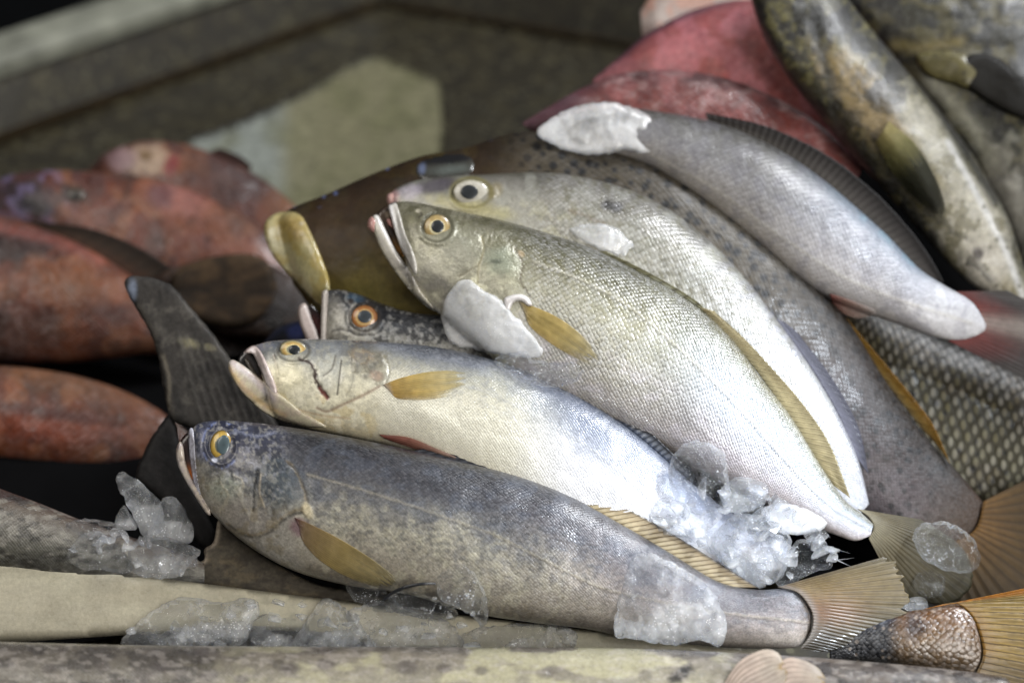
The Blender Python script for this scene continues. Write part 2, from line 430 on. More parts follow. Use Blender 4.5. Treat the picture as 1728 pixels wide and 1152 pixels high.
def fin_mat(name, dark=0.5, trans=0.35, alpha=0.12, width=0.5, rough=0.35, coat=.25, spec=.5):
    m, t, out = nt(name)
    col = N(t, 'ShaderNodeAttribute', attribute_name='Col')
    uv = N(t, 'ShaderNodeUVMap'); sep = N(t, 'ShaderNodeSeparateXYZ'); t.links.new(uv.outputs[0], sep.inputs[0])
    tc = N(t, 'ShaderNodeTexCoord')
    ns = N(t, 'ShaderNodeTexNoise', i_Scale=300.0, i_Detail=3.0); t.links.new(tc.outputs['Object'], ns.inputs['Vector'])
    uu = M(t, 'ADD', sep.outputs[0], M(t, 'MULTIPLY', ns.outputs[0], 0.25))
    fr = M(t, 'ABSOLUTE', M(t, 'SUBTRACT', M(t, 'FRACT', uu), 0.5))
    line = M(t, 'MULTIPLY', M(t, 'SUBTRACT', fr, 0.5 - width * 0.5, clamp=True), 4.0 / max(width, .05) * 0.5, clamp=True)
    fine = M(t, 'ABSOLUTE', M(t, 'SUBTRACT', M(t, 'FRACT', M(t, 'MULTIPLY', uu, 3.0)), 0.5))
    f = M(t, 'ADD', M(t, 'MULTIPLY', line, dark), M(t, 'MULTIPLY', fine, dark * 0.35), clamp=True)
    c = mixc(t, f, col.outputs['Color'], mixc(t, 1.0, col.outputs['Color'], (0.2, 0.17, 0.13, 1), 'MULTIPLY'))
    gc = M(t, 'MULTIPLY_ADD', M(t, 'SUBTRACT', ns.outputs[0], .5), 0.7, 1.0); g = N(t, 'ShaderNodeCombineColor')
    for i in range(3): t.links.new(gc, g.inputs[i])
    c = mixc(t, 1.0, c, g.outputs[0], 'MULTIPLY')
    b = N(t, 'ShaderNodeBsdfPrincipled'); t.links.new(c, b.inputs['Base Color']); b.inputs['Roughness'].default_value = rough
    b.inputs['Coat Weight'].default_value = coat; b.inputs['Coat Roughness'].default_value = 0.15; b.inputs['Specular IOR Level'].default_value = spec
    bp = N(t, 'ShaderNodeBump', i_Strength=0.6, i_Distance=0.0006); t.links.new(M(t, 'MULTIPLY', fr, -1.0), bp.inputs['Height']); t.links.new(bp.outputs[0], b.inputs['Normal'])
    tr = N(t, 'ShaderNodeBsdfTranslucent'); t.links.new(c, tr.inputs[0])
    mx = N(t, 'ShaderNodeMixShader', i_Fac=trans); t.links.new(b.outputs[0], mx.inputs[1]); t.links.new(tr.outputs[0], mx.inputs[2])
    tp = N(t, 'ShaderNodeBsdfTransparent')
    mx2 = N(t, 'ShaderNodeMixShader'); t.links.new(M(t, 'MAXIMUM', M(t, 'MULTIPLY', M(t, 'MULTIPLY', M(t, 'SUBTRACT', 1.0, line), sep.outputs[1]), alpha), M(t, 'SUBTRACT', 1.0, col.outputs['Alpha'])), mx2.inputs[0])
    t.links.new(mx.outputs[0], mx2.inputs[1]); t.links.new(tp.outputs[0], mx2.inputs[2])
    t.links.new(mx2.outputs[0], out.inputs[0]); return m

def eye_mat(name, rough=0.06):
    m, t, out = nt(name)
    col = N(t, 'ShaderNodeAttribute', attribute_name='Col')
    b = N(t, 'ShaderNodeBsdfPrincipled'); t.links.new(col.outputs['Color'], b.inputs['Base Color'])
    b.inputs['Roughness'].default_value = 0.4; b.inputs['Coat Weight'].default_value = 0.8; b.inputs['Coat Roughness'].default_value = rough
    tc = N(t, 'ShaderNodeTexCoord'); ns = N(t, 'ShaderNodeTexNoise', i_Scale=500.0, i_Detail=3.0); t.links.new(tc.outputs['Object'], ns.inputs['Vector'])
    bp = N(t, 'ShaderNodeBump', i_Strength=0.25, i_Distance=0.0005); t.links.new(ns.outputs[0], bp.inputs['Height']); t.links.new(bp.outputs[0], b.inputs['Normal'])
    t.links.new(b.outputs[0], out.inputs[0]); return m

def ice_mat(name, cloud=0.3, clear=0.5, veil=0.0, rim=0.35, rough=0.02, cs=60.0, lo=0.42, hi=0.7, bump=0.6, milky='#f2f5fa'):
    m, t, out = nt(name)
    tc = N(t, 'ShaderNodeTexCoord')
    n1 = N(t, 'ShaderNodeTexNoise', i_Scale=cs, i_Detail=5.0, i_Roughness=0.6); t.links.new(tc.outputs['Object'], n1.inputs['Vector'])
    n2 = N(t, 'ShaderNodeTexNoise', i_Scale=210.0, i_Detail=5.0, i_Roughness=0.65, i_Distortion=1.5); t.links.new(tc.outputs['Object'], n2.inputs['Vector'])
    vo = N(t, 'ShaderNodeTexVoronoi', feature='DISTANCE_TO_EDGE', i_Scale=38.0); t.links.new(tc.outputs['Object'], vo.inputs['Vector'])
    crack = M(t, 'SUBTRACT', 1.0, M(t, 'MULTIPLY', vo.outputs['Distance'], 60.0, clamp=True), clamp=True)
    bub = N(t, 'ShaderNodeTexVoronoi', i_Scale=700.0); t.links.new(tc.outputs['Object'], bub.inputs['Vector'])
    bb = M(t, 'MULTIPLY', M(t, 'LESS_THAN', bub.outputs['Distance'], 0.22), M(t, 'GREATER_THAN', n1.outputs[0], 0.56))
    hh = M(t, 'ADD', M(t, 'MULTIPLY', n2.outputs[0], 0.7), M(t, 'MULTIPLY', n1.outputs[0], 2.0))
    bp = N(t, 'ShaderNodeBump', i_Strength=bump, i_Distance=0.0022); t.links.new(hh, bp.inputs['Height'])
    g = N(t, 'ShaderNodeBsdfPrincipled'); g.inputs['Base Color'].default_value = (0.99, 0.995, 1, 1); g.inputs['Transmission Weight'].default_value = 1.0
    g.inputs['IOR'].default_value = 1.31; g.inputs['Roughness'].default_value = rough; t.links.new(bp.outputs[0], g.inputs['Normal'])
    w = N(t, 'ShaderNodeBsdfPrincipled'); w.inputs['Base Color'].default_value = lc(milky); w.inputs['Roughness'].default_value = 0.2; w.inputs['Coat Weight'].default_value = 0.8
    w.inputs['Coat Roughness'].default_value = .04
    w.inputs['Subsurface Weight'].default_value = 0.8; w.inputs['Subsurface Radius'].default_value = (1, 1.05, 1.15); w.inputs['Subsurface Scale'].default_value = 0.006
    t.links.new(bp.outputs[0], w.inputs['Normal'])
    lw = N(t, 'ShaderNodeLayerWeight', i_Blend=0.35)
    f = N(t, 'ShaderNodeMapRange', i_From_Min=lo, i_From_Max=hi, i_To_Min=cloud * 0.25, i_To_Max=min(1, cloud * 2)); t.links.new(n1.outputs[0], f.inputs[0])
    ff = M(t, 'ADD', M(t, 'ADD', f.outputs[0], M(t, 'MULTIPLY', M(t, 'MULTIPLY', crack, n2.outputs[0]), 0.12), clamp=True), M(t, 'ADD', M(t, 'MULTIPLY', bb, 0.5), M(t, 'MULTIPLY', M(t, 'POWER', lw.outputs['Facing'], 3.0), rim)), clamp=True)
    tp = N(t, 'ShaderNodeBsdfTransparent'); tp.inputs[0].default_value = (.97, .98, 1, 1)
    cf = M(t, 'MULTIPLY', M(t, 'SUBTRACT', 1.0, M(t, 'POWER', lw.outputs['Facing'], 2.0), clamp=True), clear)
    gm = N(t, 'ShaderNodeMixShader'); t.links.new(cf, gm.inputs[0]); t.links.new(g.outputs[0], gm.inputs[1]); t.links.new(tp.outputs[0], gm.inputs[2])
    wm = N(t, 'ShaderNodeMixShader', i_Fac=veil); t.links.new(w.outputs[0], wm.inputs[1]); t.links.new(tp.outputs[0], wm.inputs[2])
    mx = N(t, 'ShaderNodeMixShader'); t.links.new(ff, mx.inputs[0]); t.links.new(gm.outputs[0], mx.inputs[1]); t.links.new(wm.outputs[0], mx.inputs[2])
    t.links.new(mx.outputs[0], out.inputs[0]); return m

# ================================================================== materials
MS = {
 'f1': skin_mat('silver_grey_skin', L=.0024, W=.0021, dark=.38, glint=.12, bump=.32, grain=.5, gscale=750, metal=.1, rough=.36, rnd=.5, vein=.5),
 'f2': skin_mat('cream_white_skin', L=.0021, W=.0018, dark=.16, glint=.14, bump=.4, grain=.22, gscale=900, metal=.15, rough=.27, rnd=.4, vein=.3, coat=.5),
 'f3': skin_mat('pearly_olive_skin', L=.0029, W=.0026, dark=.3, glint=.3, bump=.6, grain=.22, gscale=800, metal=.18, rough=.26, rnd=.35, vein=.25, coat=.5),
 'f5': skin_mat('pale_mottled_skin', L=.0034, W=.0030, dark=.35, glint=.2, bump=.4, grain=.3, gscale=500, metal=.08, rough=.35),
 'f6': skin_mat('brown_speckled_skin', L=.0046, W=.0038, dark=.25, glint=.08, bump=.18, grain=.35, gscale=350, metal=.0, rough=.5, rnd=.3, coat=.05, white=.4, spec=.25),
 'f7': skin_mat('grey_silver_skin', L=.0034, W=.0028, dark=.22, glint=.12, bump=.3, grain=.22, gscale=500, metal=.05, rough=.42, coat=.15),
 'f8': skin_mat('large_scale_skin', L=.0058, W=.0088, dark=.85, glint=.15, bump=.25, grain=.3, gscale=300, metal=.0, rough=.45, rnd=.15, e0=.2, e1=4.5, white=.6, sym=1.0, coat=.05, spec=.25),
 'red': skin_mat('red_skin', L=.004, W=.0034, dark=.25, glint=.05, bump=.4, grain=.4, gscale=250, metal=.0, rough=.42, coat=.25),
 'grp': skin_mat('grouper_skin', L=.002, W=.002, dark=.1, glint=.05, bump=.35, grain=.45, gscale=220, metal=.0, rough=.45, coat=.1, spec=.4, vein=.6),
 'lip': skin_mat('smooth_wet_skin', L=.002, W=.002, dark=.0, glint=.0, bump=.25, grain=.22, gscale=600, metal=.0, rough=.3, coat=.5, vein=.2),
 'dark': skin_mat('dark_grey_skin', L=.002, W=.002, dark=.1, glint=.0, bump=.6, grain=.5, gscale=350, metal=.0, rough=.7, coat=.03, spec=.2),
 'bot': skin_mat('mottled_slimy_skin', L=.0022, W=.002, dark=.15, glint=.05, bump=.4, grain=.35, gscale=450, metal=.0, rough=.3, coat=.6),
}
FM = fin_mat('golden_fin', dark=.5, trans=.35, alpha=.42)
FS = fin_mat('striped_fin', dark=.75, trans=.2, alpha=.0, width=.45)
FT = fin_mat('tail_fin_skin', dark=.75, trans=.3, alpha=.35, width=.4)
FY = fin_mat('yellow_tail_skin', dark=.9, trans=.35, alpha=.08, width=.3)
FD = fin_mat('dark_fin_skin', dark=.45, trans=.1, alpha=.0, width=.5, rough=.6, coat=.03, spec=.2)
EM = eye_mat('eye_skin'); PM = eye_mat('pupil_skin', .03)
ICE = ice_mat('clear_ice', cloud=.04, clear=.7, rim=.7, lo=.52, hi=.75, bump=.55, rough=.01)
ICEF = ice_mat('wet_clear_ice', cloud=.2, clear=.6, rim=1.2, lo=.46, hi=.64, bump=.7, rough=.01)
ICEM = ice_mat('cloudy_ice', cloud=.22, clear=.8, veil=.25, rim=.9, lo=.42, hi=.66, cs=42, bump=.35, rough=.015, milky='#f2f5fa')
ICEW = ice_mat('milky_ice', cloud=.36, clear=1.0, veil=.3, rim=1.0, lo=.3, hi=.5, rough=.04, cs=34, bump=.35, milky='#f6f8fb')

def pl(off): return Plane(off=off)
def FISH(name, label, cat, plane, x, y, group=None):
    return root(name, label, cat, plane.pt(np.array(float(x)), np.array(float(y))), group)
GR = 'fish heaped on ice in the tray'

# ================================================================== F1 : front grey fish
P1 = pl(.018); r1 = FISH('fish', 'dark-backed grey fish in front of the heap, brown fan tail, yellow eye', 'fish', P1, 860, 1060, GR)
def paint1(p):
    p.grad([(-1, '#1c1b20'), (-.8, '#35343a'), (-.5, '#525156'), (-.15, '#7c7a76'), (.15, '#a9a494'), (.55, '#b3ac9c'), (.85, '#a09888'), (1, '#7c7464')], .22, 70)
    w = sstep(.42, .75, p.S)
    p.grad([(-1, '#3c3839'), (-.7, '#625d62'), (-.3, '#807a7d'), (.2, '#9a908c'), (.7, '#9f968c'), (1, '#77706a')], .2, 60, 1, .45, .75)
    body = sstep(.17, .22, p.S)
    p.mottle(16, '#bdb8a2', .5, .5, .62, 2, 4, 1.2, mask=body * (1 - w) * sstep(-.5, .1, p.T))
    p.mottle(9, '#4a4f58', .35, .5, .6, 5, 4, .7, mask=body * (1 - sstep(.2, .75, p.T)))
    p.mottle(30, '#5f6878', .3, .5, .65, 8, 4, .6, mask=(1 - sstep(-.1, .4, p.T)))
    p.mottle(6, '#3f4048', .25, .52, .6, 9, 3, .8, mask=body * (1 - w))
    # head
    hd = 1 - sstep(.15, .2, p.S)
    p.mix('#7d8088', hd * .35 * sstep(-.6, 0, p.T)); p.mix('#45475a', hd * .55 * (1 - sstep(-.9, -.35, p.T)))
    p.blob(345, 745, 22, 34, 10, '#70748c', .65, .6)
    p.blob(430, 740, 44, 22, 0, '#55586a', .5, .8)
    p.blob(395, 770, 30, 26, 20, '#6d6b78', .6, .6, dh=1.5)
    p.blob(362, 845, 30, 50, -35, '#a8a090', .6, .6)
    p.blob(378, 825, 24, 22, 0, '#a4ab9c', .7, .6, dh=1.5)
    p.blob(420, 870, 50, 30, 20, '#9d9690', .6, .6)
    p.blob(470, 815, 34, 44, 0, '#4f5a62', .75, .5, dh=2.5)
    p.mottle(8, '#a9aab4', .4, .55, .65, 4, 3, mask=hd * (1 - sstep(-.2, .5, p.T)))
    p.mottle(7, '#35373f', .45, .54, .62, 14, 3, mask=hd * (1 - sstep(0, .8, p.T)))
    p.line([(435, 792), (430, 815), (428, 850), (427, 862)], 2.2, '#22242a', .85, -2.5)
    p.line([(440, 800), (438, 830), (446, 855)], 1.8, '#c7b9a2', .6, 1.5)
    p.line([(405, 832), (412, 855), (425, 875), (440, 880)], 3, '#c8c2b2', .4, 1.2, wob=2)
    p.line([(372, 812), (385, 838), (370, 862)], 2.5, '#c8bfa8', .5, 1.2, wob=3)
    # gill cover edge
    g = [(484, 778), (497, 790), (508, 812), (516, 838), (512, 858), (490, 864), (468, 880), (448, 896), (428, 902), (404, 896), (384, 882)]
    p.region([(484, 778), (500, 792), (510, 815), (517, 840), (510, 858), (488, 864), (466, 882), (446, 898), (425, 902), (402, 896), (380, 880), (350, 840), (350, 760), (400, 735), (450, 750)], 9, None, 0, 1.5, scale=0.15)
    p.line(g, 2.6, '#8c7a56', .6, 0, wob=3); p.line([(x + 3, y + 4) for x, y in g], 2.6, '#3d3830', .75, -1)
    p.blob(520, 862, 14, 8, 60, '#d8cba8', .7, .4, dh=2)
    p.blob(478, 930, 40, 30, 30, '#a9a49a', .6, .7)
    p.blob(505, 890, 16, 14, 30, '#8a6470', .7, .5)
    # lateral line
    ll = [(520, 800), (640, 835), (760, 875), (840, 905), (920, 945), (1000, 985), (1060, 1003), (1200, 1030), (1370, 1050)]
    p.line(ll, 2.2, '#bdb49c', .35, .8, wob=1.5); p.line([(x, y + 5) for x, y in ll], 2, '#5d5a58', .25, -.5, wob=1.5)
    p.region([(505, 770), (720, 760), (1000, 850), (1300, 990), (1380, 1040), (1340, 1100), (900, 1060), (560, 1000), (520, 900)], 20, None)
    p.mottle(9, '#6f5c48', .8, .42, .6, 40, 3, mask=sstep(.975, 1, p.S))
    p.A = p.A * sstep(.13, .2, p.S) * (.45 + .55 * sstep(.3, .6, p.S))
    # relief
    p.blob(373, 750, 27, 33, 0, None, 0, .35, .0, dh=-3); p.H += 2.5 * np.exp(-((np.hypot((p.X - 373) / 26, (p.Y - 750) / 32) - 1) / .16) ** 2)
    d = np.hypot((p.X - 373) / 26, (p.Y - 750) / 32); p.mix('#363a50', np.exp(-((d - 1) / .22) ** 2) * .8)
    p.mix('#9aa8d8', np.exp(-((d - 1.2) / .08) ** 2) * .5 * sstep(.5, .6, fbm(p.X / 9, p.Y / 9, 3, 31)))
    p.mottle(5, '#b8b4a8', .35, .55, .66, 24, 3, mask=hd); p.mottle(13, '#8a7c58', .35, .54, .66, 27, 3, mask=hd * sstep(-.2, .4, p.T))
    p.line([(385,735),(400,728),(430,735),(460,730)], 3, '#9a9fb4', .5, 1, wob=4); p.line([(395,800),(410,815),(402,835)], 2.2, '#c4bca8', .5, 1, wob=3); p.blob(362, 776, 5, 4, 0, '#d8dcea', .8, .4)
b1 = Body('body', [(322,727,326,775,9),(332,716,334,822,24),(348,711,350,856,34),(375,709,385,893,46),(420,712,440,934,58),(480,719,505,966,68),(560,732,590,988,74),(660,752,690,1003,76),(770,777,800,1034,74),(870,802,900,1050,68),(960,836,985,1060,60),(1050,885,1070,1076,52),(1130,932,1150,1085,44),(1210,980,1225,1092,36),(1275,994,1285,1094,26),(1325,993,1330,1093,15),(1352,1005,1352,1088,7),(1370,1030,1368,1065,2)],
  P1, r1, MS['f1'], paint1, ns=560, nf=170, nb=24, headdense=1.25, val=.95)
make_eye(P1, r1, b1, 373, 750, 19, 25, [(0, '#2c3436'), (.5, '#5a6058'), (.58, '#c8a850'), (.85, '#a88838'), (1, '#3a3018')], (377, 750, 11, 17), bulge=8, lift=-1, ang=8, mat=EM, pmat=PM, pcol='#39464a')
def pj(p): p.blob(0,0,1,1,0,None)
inflate('lower_jaw', [(297,762),(303,745),(309,752),(313,778),(322,803),(338,832),(356,864),(348,866),(322,826),(302,790)], P1, MS['lip'], r1, body=b1, lift=0, thick=6, rnd=6, res=2.5, base='#b0a496', seed=1,
  paint=lambda p: (p.mottle(10, '#8a7f86', .5, .45, .6), p.line([(299,765),(303,790),(322,824)], 3, '#d8d0c8', .5)))
def pm1(p):
    p.grad([(-1, '#241410'), (8, '#241410')]); p.mix('#a85a1c', sstep(775, 812, p.Y)); p.H -= 0
inflate('mouth', [(303,747),(320,728),(328,745),(330,790),(332,830),(320,806),(308,778)], P1, MS['lip'], r1, h0=-4, thick=5, rnd=10, res=3, paint=pm1)
inflate('upper_jaw', [(318,730),(325,722),(328,740),(330,775),(334,812),(341,845),(334,842),(326,812),(321,780)], P1, MS['lip'], r1, body=b1, lift=0, thick=4, rnd=5, res=2.5, base='#96949c', paint=lambda p: p.mottle(8, '#c7c8d6', .6, .45, .6))
def fan(name, top, bot, plane, parent, mat, cols, **k):
    """fin given by its two long edges; rays run along"""
    n = 8; a = catmull(top, n * 3) ; b = catmull(bot, n * 3)
    nu, nv = k.pop('nu', 50), k.pop('nv', 60); rays = k.pop('rays', 12)
    T = catmull(top, nv); Bm = catmull(bot, nv); u = np.linspace(0, 1, nu)[:, None]; jag = k.pop('jag', .16)
    body = k.pop('body', None); lift = k.pop('lift', 3); bow = k.pop('bow', 5); h0 = k.pop('h0', 0); ripple = k.pop('ripple', .8); seed = k.pop('seed', 1); fade = k.pop('fade', .6)
    v = np.linspace(0, 1, nv)[None]
    sh = 1 - jag * vnoise(u * rays + seed * 7, u * 0 + seed); vi = v * sh
    def at(Q): return np.stack([np.interp(vi, np.linspace(0, 1, nv), Q[:, i]) for i in range(2)], -1)
    A = at(T); B = at(Bm); X = A[..., 0] * (1 - u) + B[..., 0] * u; Y = A[..., 1] * (1 - u) + B[..., 1] * u
    p = Paint(X, Y, u + 0 * v, v + 0 * u); ks = [q for q, _ in cols]; cs = np.array([lin(c) for _, c in cols])
    p.C = np.stack([np.interp(p.T, ks, cs[:, i]) for i in range(3)], -1) * (.8 + .4 * fbm(p.S * rays * .4, p.T * 3, 3, seed))[..., None]
    f = k.pop('paint', None)
    if f: f(p)
    p.A = .88 - .6 * fade * sstep(.6, 1, p.T) - (.6 * fade) * sstep(.6, 1, p.S) * sstep(.05, .3, p.T)
    saw = np.abs(((p.S * rays) % 1) - .5) * 2
    H = h0 + bow * np.sin(np.pi * p.S) + ripple * (saw - .5) + p.H
    if body is not None: H = H + body.hat(X, Y) + lift
    V = plane.pt(X, Y, H * U); idx = np.arange(nu * nv).reshape(nu, nv)
    F = np.stack([idx[:-1, :-1], idx[1:, :-1], idx[1:, 1:], idx[:-1, 1:]], -1).reshape(-1, 4)
    o = mesh_obj(name, V.reshape(-1, 3), F, mat, parent, p.C.reshape(-1, 3), p.A.ravel(), np.stack([p.S * rays, p.T], -1).reshape(-1, 2))
    md = o.modifiers.new('Solidify', 'SOLIDIFY'); md.thickness = .0002; md.offset = 0
    return o
GOLD = [(0, '#7a5248'), (.1, '#94794a'), (.5, '#a08a50'), (1, '#958a62')]
fan('pectoral_fin', [(497,873),(530,887),(575,910),(620,938),(655,964),(674,984)], [(505,888),(512,914),(536,942),(572,966),(610,982),(645,992)], P1, r1, FM,
    [(0, '#6c4040'), (.12, '#98805e'), (.5, '#b8a268'), (1, '#b4a87c')], body=b1, lift=1, bow=1, rays=16, fade=.5)
make_fin('dorsal_fin', [(848,800),(930,828),(1030,880),(1120,932),(1190,974),(1225,990)], [(890,800),(985,824),(1085,872),(1165,919),(1225,957),(1279,991)], P1, r1, FS,
    [(0, '#6c5f48'), (.3, '#a59572'), (.85, '#a8977a'), (1, '#3a352c')], h0=2, h1=-2, nu=260, nv=14, rays=34, ripple=1.4, lift=0)
make_fin('spiny_dorsal_fin', [(690,762),(760,777),(870,806)], [(715,757),(790,772),(885,801)], P1, r1, FS, [(0, '#34343a'), (1, '#26262a')], h0=4, h1=0, nu=60, nv=6, rays=9)
def pt1(p):
    p.mix('#8d5c40', .6 * np.exp(-((p.S - .45) / .2) ** 2) * (1 - sstep(.3, .8, p.T)))
    p.mix('#a08a5a', .5 * np.exp(-((p.S - .22) / .2) ** 2))
    p.mix('#3c3934', .75 * sstep(.55, .85, p.S))
    p.mix('#4a4238', .5 * (1 - sstep(0, .05, p.S))); p.mix('#8d8680', .7 * (1 - sstep(.02, .12, p.T)))
make_fin('tail_fin', [(1312,990),(1345,999),(1366,1024),(1372,1046),(1366,1072),(1350,1094)], [(1498,937),(1524,955),(1532,985),(1537,1022),(1522,1046),(1482,1070),(1435,1090),(1385,1100)], P1, r1, FT,
    [(0, '#5c4632'), (.12, '#6f5c40'), (.5, '#7c6e52'), (1, '#6f6a58')], h0=10, h1=-2, nu=260, nv=60, rays=26, jag=.06, rag=1, ripple=1.6, seed=3, paint=pt1)

# ================================================================== F2 : cream fish
P2 = pl(.004); r2 = FISH('fish', 'cream white fish with open mouth and a dark cut line behind its eye', 'fish', P2, 760, 780, GR)
def paint2(p):
    p.grad([(-1, '#4c5058'), (-.88, '#6c7078'), (-.68, '#a09f94'), (-.35, '#c8c4b2'), (.1, '#dcd8c6'), (.6, '#dfdac6'), (1, '#beb29c')], .12, 60)
    p.grad([(-1, '#48505f'), (-.75, '#6a7284'), (-.45, '#a4a8b4'), (-.1, '#cfd0d6'), (.5, '#dad9da'), (1, '#cfcccb')], .12, 50, 1, .42, .62)
    p.mottle(9, '#7c8088', .35, .5, .62, 3, 4, .8, mask=1 - sstep(-.6, .1, p.T))
    hd = 1 - sstep(.19, .24, p.S)
    p.mix('#cfc7a8', hd * .5 * sstep(-.6, 0, p.T))
    p.blob(450, 690, 70, 16, 38, '#c7a468', .6, .6); p.blob(545, 715, 60, 12, 10, '#cbb88c', .5, .7)
    p.blob(440, 583, 16, 8, -10, '#8f8c94', .8, .5); p.blob(545, 585, 40, 14, 5, '#7e8082', .8, .5, dh=1)
    p.blob(622, 608, 38, 26, 28, '#77705e', .75, .45, .5, dh=2.5); p.blob(612, 600, 18, 12, 20, '#a08f78', .6, .4, .5, dh=1.5); p.blob(634, 632, 12, 9, 20, '#b09a88', .7, .4)
    p.mottle(7, '#5c5a50', .5, .53, .62, 6, 3, mask=np.exp(-(((p.X - 620) / 40) ** 2 + ((p.Y - 608) / 28) ** 2)))
    p.blob(555, 625, 26, 36, 10, '#b4b6b2', .5, .6)
    p.mottle(10, '#8e8f8c', .35, .52, .64, 12, 4, mask=hd * (1 - sstep(-.5, .2, p.T)))
    p.mottle(6, '#a8a494', .4, .54, .64, 22, 4, mask=hd); p.mottle(16, '#e8e2cc', .5, .5, .62, 25, 4, mask=hd * sstep(-.4, .1, p.T)); p.mottle(20, '#c8b070', .35, .54, .66, 29, 3, mask=hd * sstep(-.1, .4, p.T))
    p.mottle(8, '#7c7e80', .45, .53, .62, 33, 4, mask=hd * (1 - sstep(-.75, -.35, p.T)))
    p.line([(505, 606), (522, 612), (530, 625), (532, 640), (541, 655), (552, 670)], 3.0, '#3a2420', .95, -3, wob=4)
    p.line([(540, 655), (552, 672)], 3, '#7c4038', .8, -1, wob=2)
    p.line([(576, 608), (573, 635), (569, 665)], 1.6, '#4a4640', .85, -1.5); p.line([(566, 600), (560, 622), (546, 634)], 1.6, '#5a5650', .7, -1.2)
    p.line([(590, 600), (596, 640), (584, 668)], 1.4, '#8b877b', .5, -.8)
    p.line([(640, 652), (610, 668), (575, 684), (552, 694), (535, 688)], 2.6, '#8f7462', .65, -2.5); p.line([(648, 600), (658, 625), (652, 645)], 2.2, '#8a8470', .6, -2)
    p.region([(470, 580), (560, 580), (640, 590), (657, 622), (640, 652), (605, 668), (560, 690), (500, 700), (440, 660), (440, 600)], 8, None, 0, 2.5, scale=.1)
    p.line([(462, 600), (468, 630), (466, 662)], 2.2, '#9a8f80', .6, -1.5); p.blob(480, 640, 26, 30, 0, '#d3cba8', .5, .7, dh=1.5)
    p.line([(440, 668), (480, 684), (540, 700), (590, 706)], 2, '#b89c78', .5, -1.2)
    p.line([(700, 640), (800, 655), (900, 700), (1000, 760), (1120, 860)], 2, '#a8a8a6', .4, .8)
    p.blob(483, 699, 2.5, 2.5, 0, '#54406a', .9)
    d = np.hypot((p.X - 495) / 27, (p.Y - 591) / 18); p.mix('#565248', np.exp(-((d - 1) / .1) ** 2) * .6); p.H += 1.5 * np.exp(-((d - 1.15) / .15) ** 2)
    p.A = p.A * sstep(.17, .26, p.S)
b2 = Body('body', [(429,583,452,672,14),(438,580,462,698,30),(460,575,480,708,40),(510,572,525,724,52),(570,573,590,738,60),(650,577,665,756,66),(740,586,750,790,68),(830,606,825,825,68),(910,636,890,860,64),(990,676,965,895,58),(1060,722,1040,925,52),(1120,772,1105,945,44),(1180,825,1170,955,34),(1240,868,1235,965,26),(1300,900,1295,965,16),(1330,915,1325,955,6)],
  P2, r2, MS['f2'], paint2, ns=520, nf=140, nb=20, headdense=1.3, val=1.12)
make_eye(P2, r2, b2, 495, 590, 24, 16, [(0, '#606458'), (.42, '#8a8a78'), (.5, '#d8c890'), (.7, '#b89450'), (.9, '#8f8660'), (1, '#5a5648')], (497, 590, 10, 8.6), bulge=6, lift=-1, ang=6, mat=EM, pmat=PM)
inflate('lower_jaw', [(385,617),(390,607),(403,611),(425,627),(447,645),(466,659),(488,676),(510,694),(545,714),(550,722),(510,720),(470,708),(440,692),(410,664),(392,638)], P2, MS['lip'], r2, body=b2, lift=-1, thick=6, rnd=9, res=2.5, base='#c8bfa4', back=.8,
  paint=lambda p: (p.line([(392,612),(425,636),(460,672)], 7, '#d8cfd0', .9, 1.5), p.line([(388,622),(412,655),(445,682),(480,700)], 5, '#c9a468', .6), p.mottle(9, '#b09a90', .4)))
inflate('mouth', [(401,613),(410,594),(426,590),(440,618),(450,652),(438,648),(420,630)], P2, MS['lip'], r2, h0=-4, thick=3, rnd=8, res=3, base='#1d1715', paint=lambda p: (p.blob(425, 612, 8, 18, -30, '#3a3330', .8), p.mix('#5a3418', sstep(628, 645, p.Y))))
inflate('tongue', [(411,606),(417,604),(428,622),(438,640),(430,637),(418,622)], P2, MS['lip'], r2, h0=3, thick=6, rnd=5, res=2.5, base='#4c463f')
inflate('upper_jaw', [(411,595),(419,586),(430,583),(441,594),(452,616),(462,640),(468,661),(463,668),(454,658),(444,637),(435,614),(427,598),(418,596)], P2, MS['lip'], r2, body=b2, lift=0, thick=5, rnd=5, res=2.5, base='#c9bab4',
  paint=lambda p: (p.line([(424,590),(440,622),(458,660)], 3.5, '#e0d6d4', .8, 1), p.mottle(8, '#9a8a88', .4)))
fan('pectoral_fin', [(646,649),(678,637),(718,628),(755,625),(786,628)], [(658,660),(672,672),(715,674),(755,668),(790,655)], P2, r2, FM, [(0, '#ccbeb0'), (.12, '#c8a860'), (.5, '#d0b874'), (1, '#d4c89c')], body=b2, lift=.5, bow=.5, rays=14, seed=4, fade=.9)
fan('pelvic_fin', [(640,733),(690,738),(740,758),(775,772)], [(650,740),(690,754),(735,768),(775,777)], P2, r2, FM, [(0, '#94564a'), (.5, '#a87868'), (1, '#b89c8c')], body=b2, lift=3, bow=3, rays=5, nu=20, seed=5)
make_fin('dorsal_fin', [(925,642),(990,676),(1060,722),(1120,772),(1160,806)], [(950,648),(1020,680),(1080,716),(1127,757),(1168,800)], P2, r2, FS, [(0, '#3a4254'), (.5, '#565a62'), (1, '#2e2e32')], h0=2, h1=4, nu=200, nv=10, rays=26)

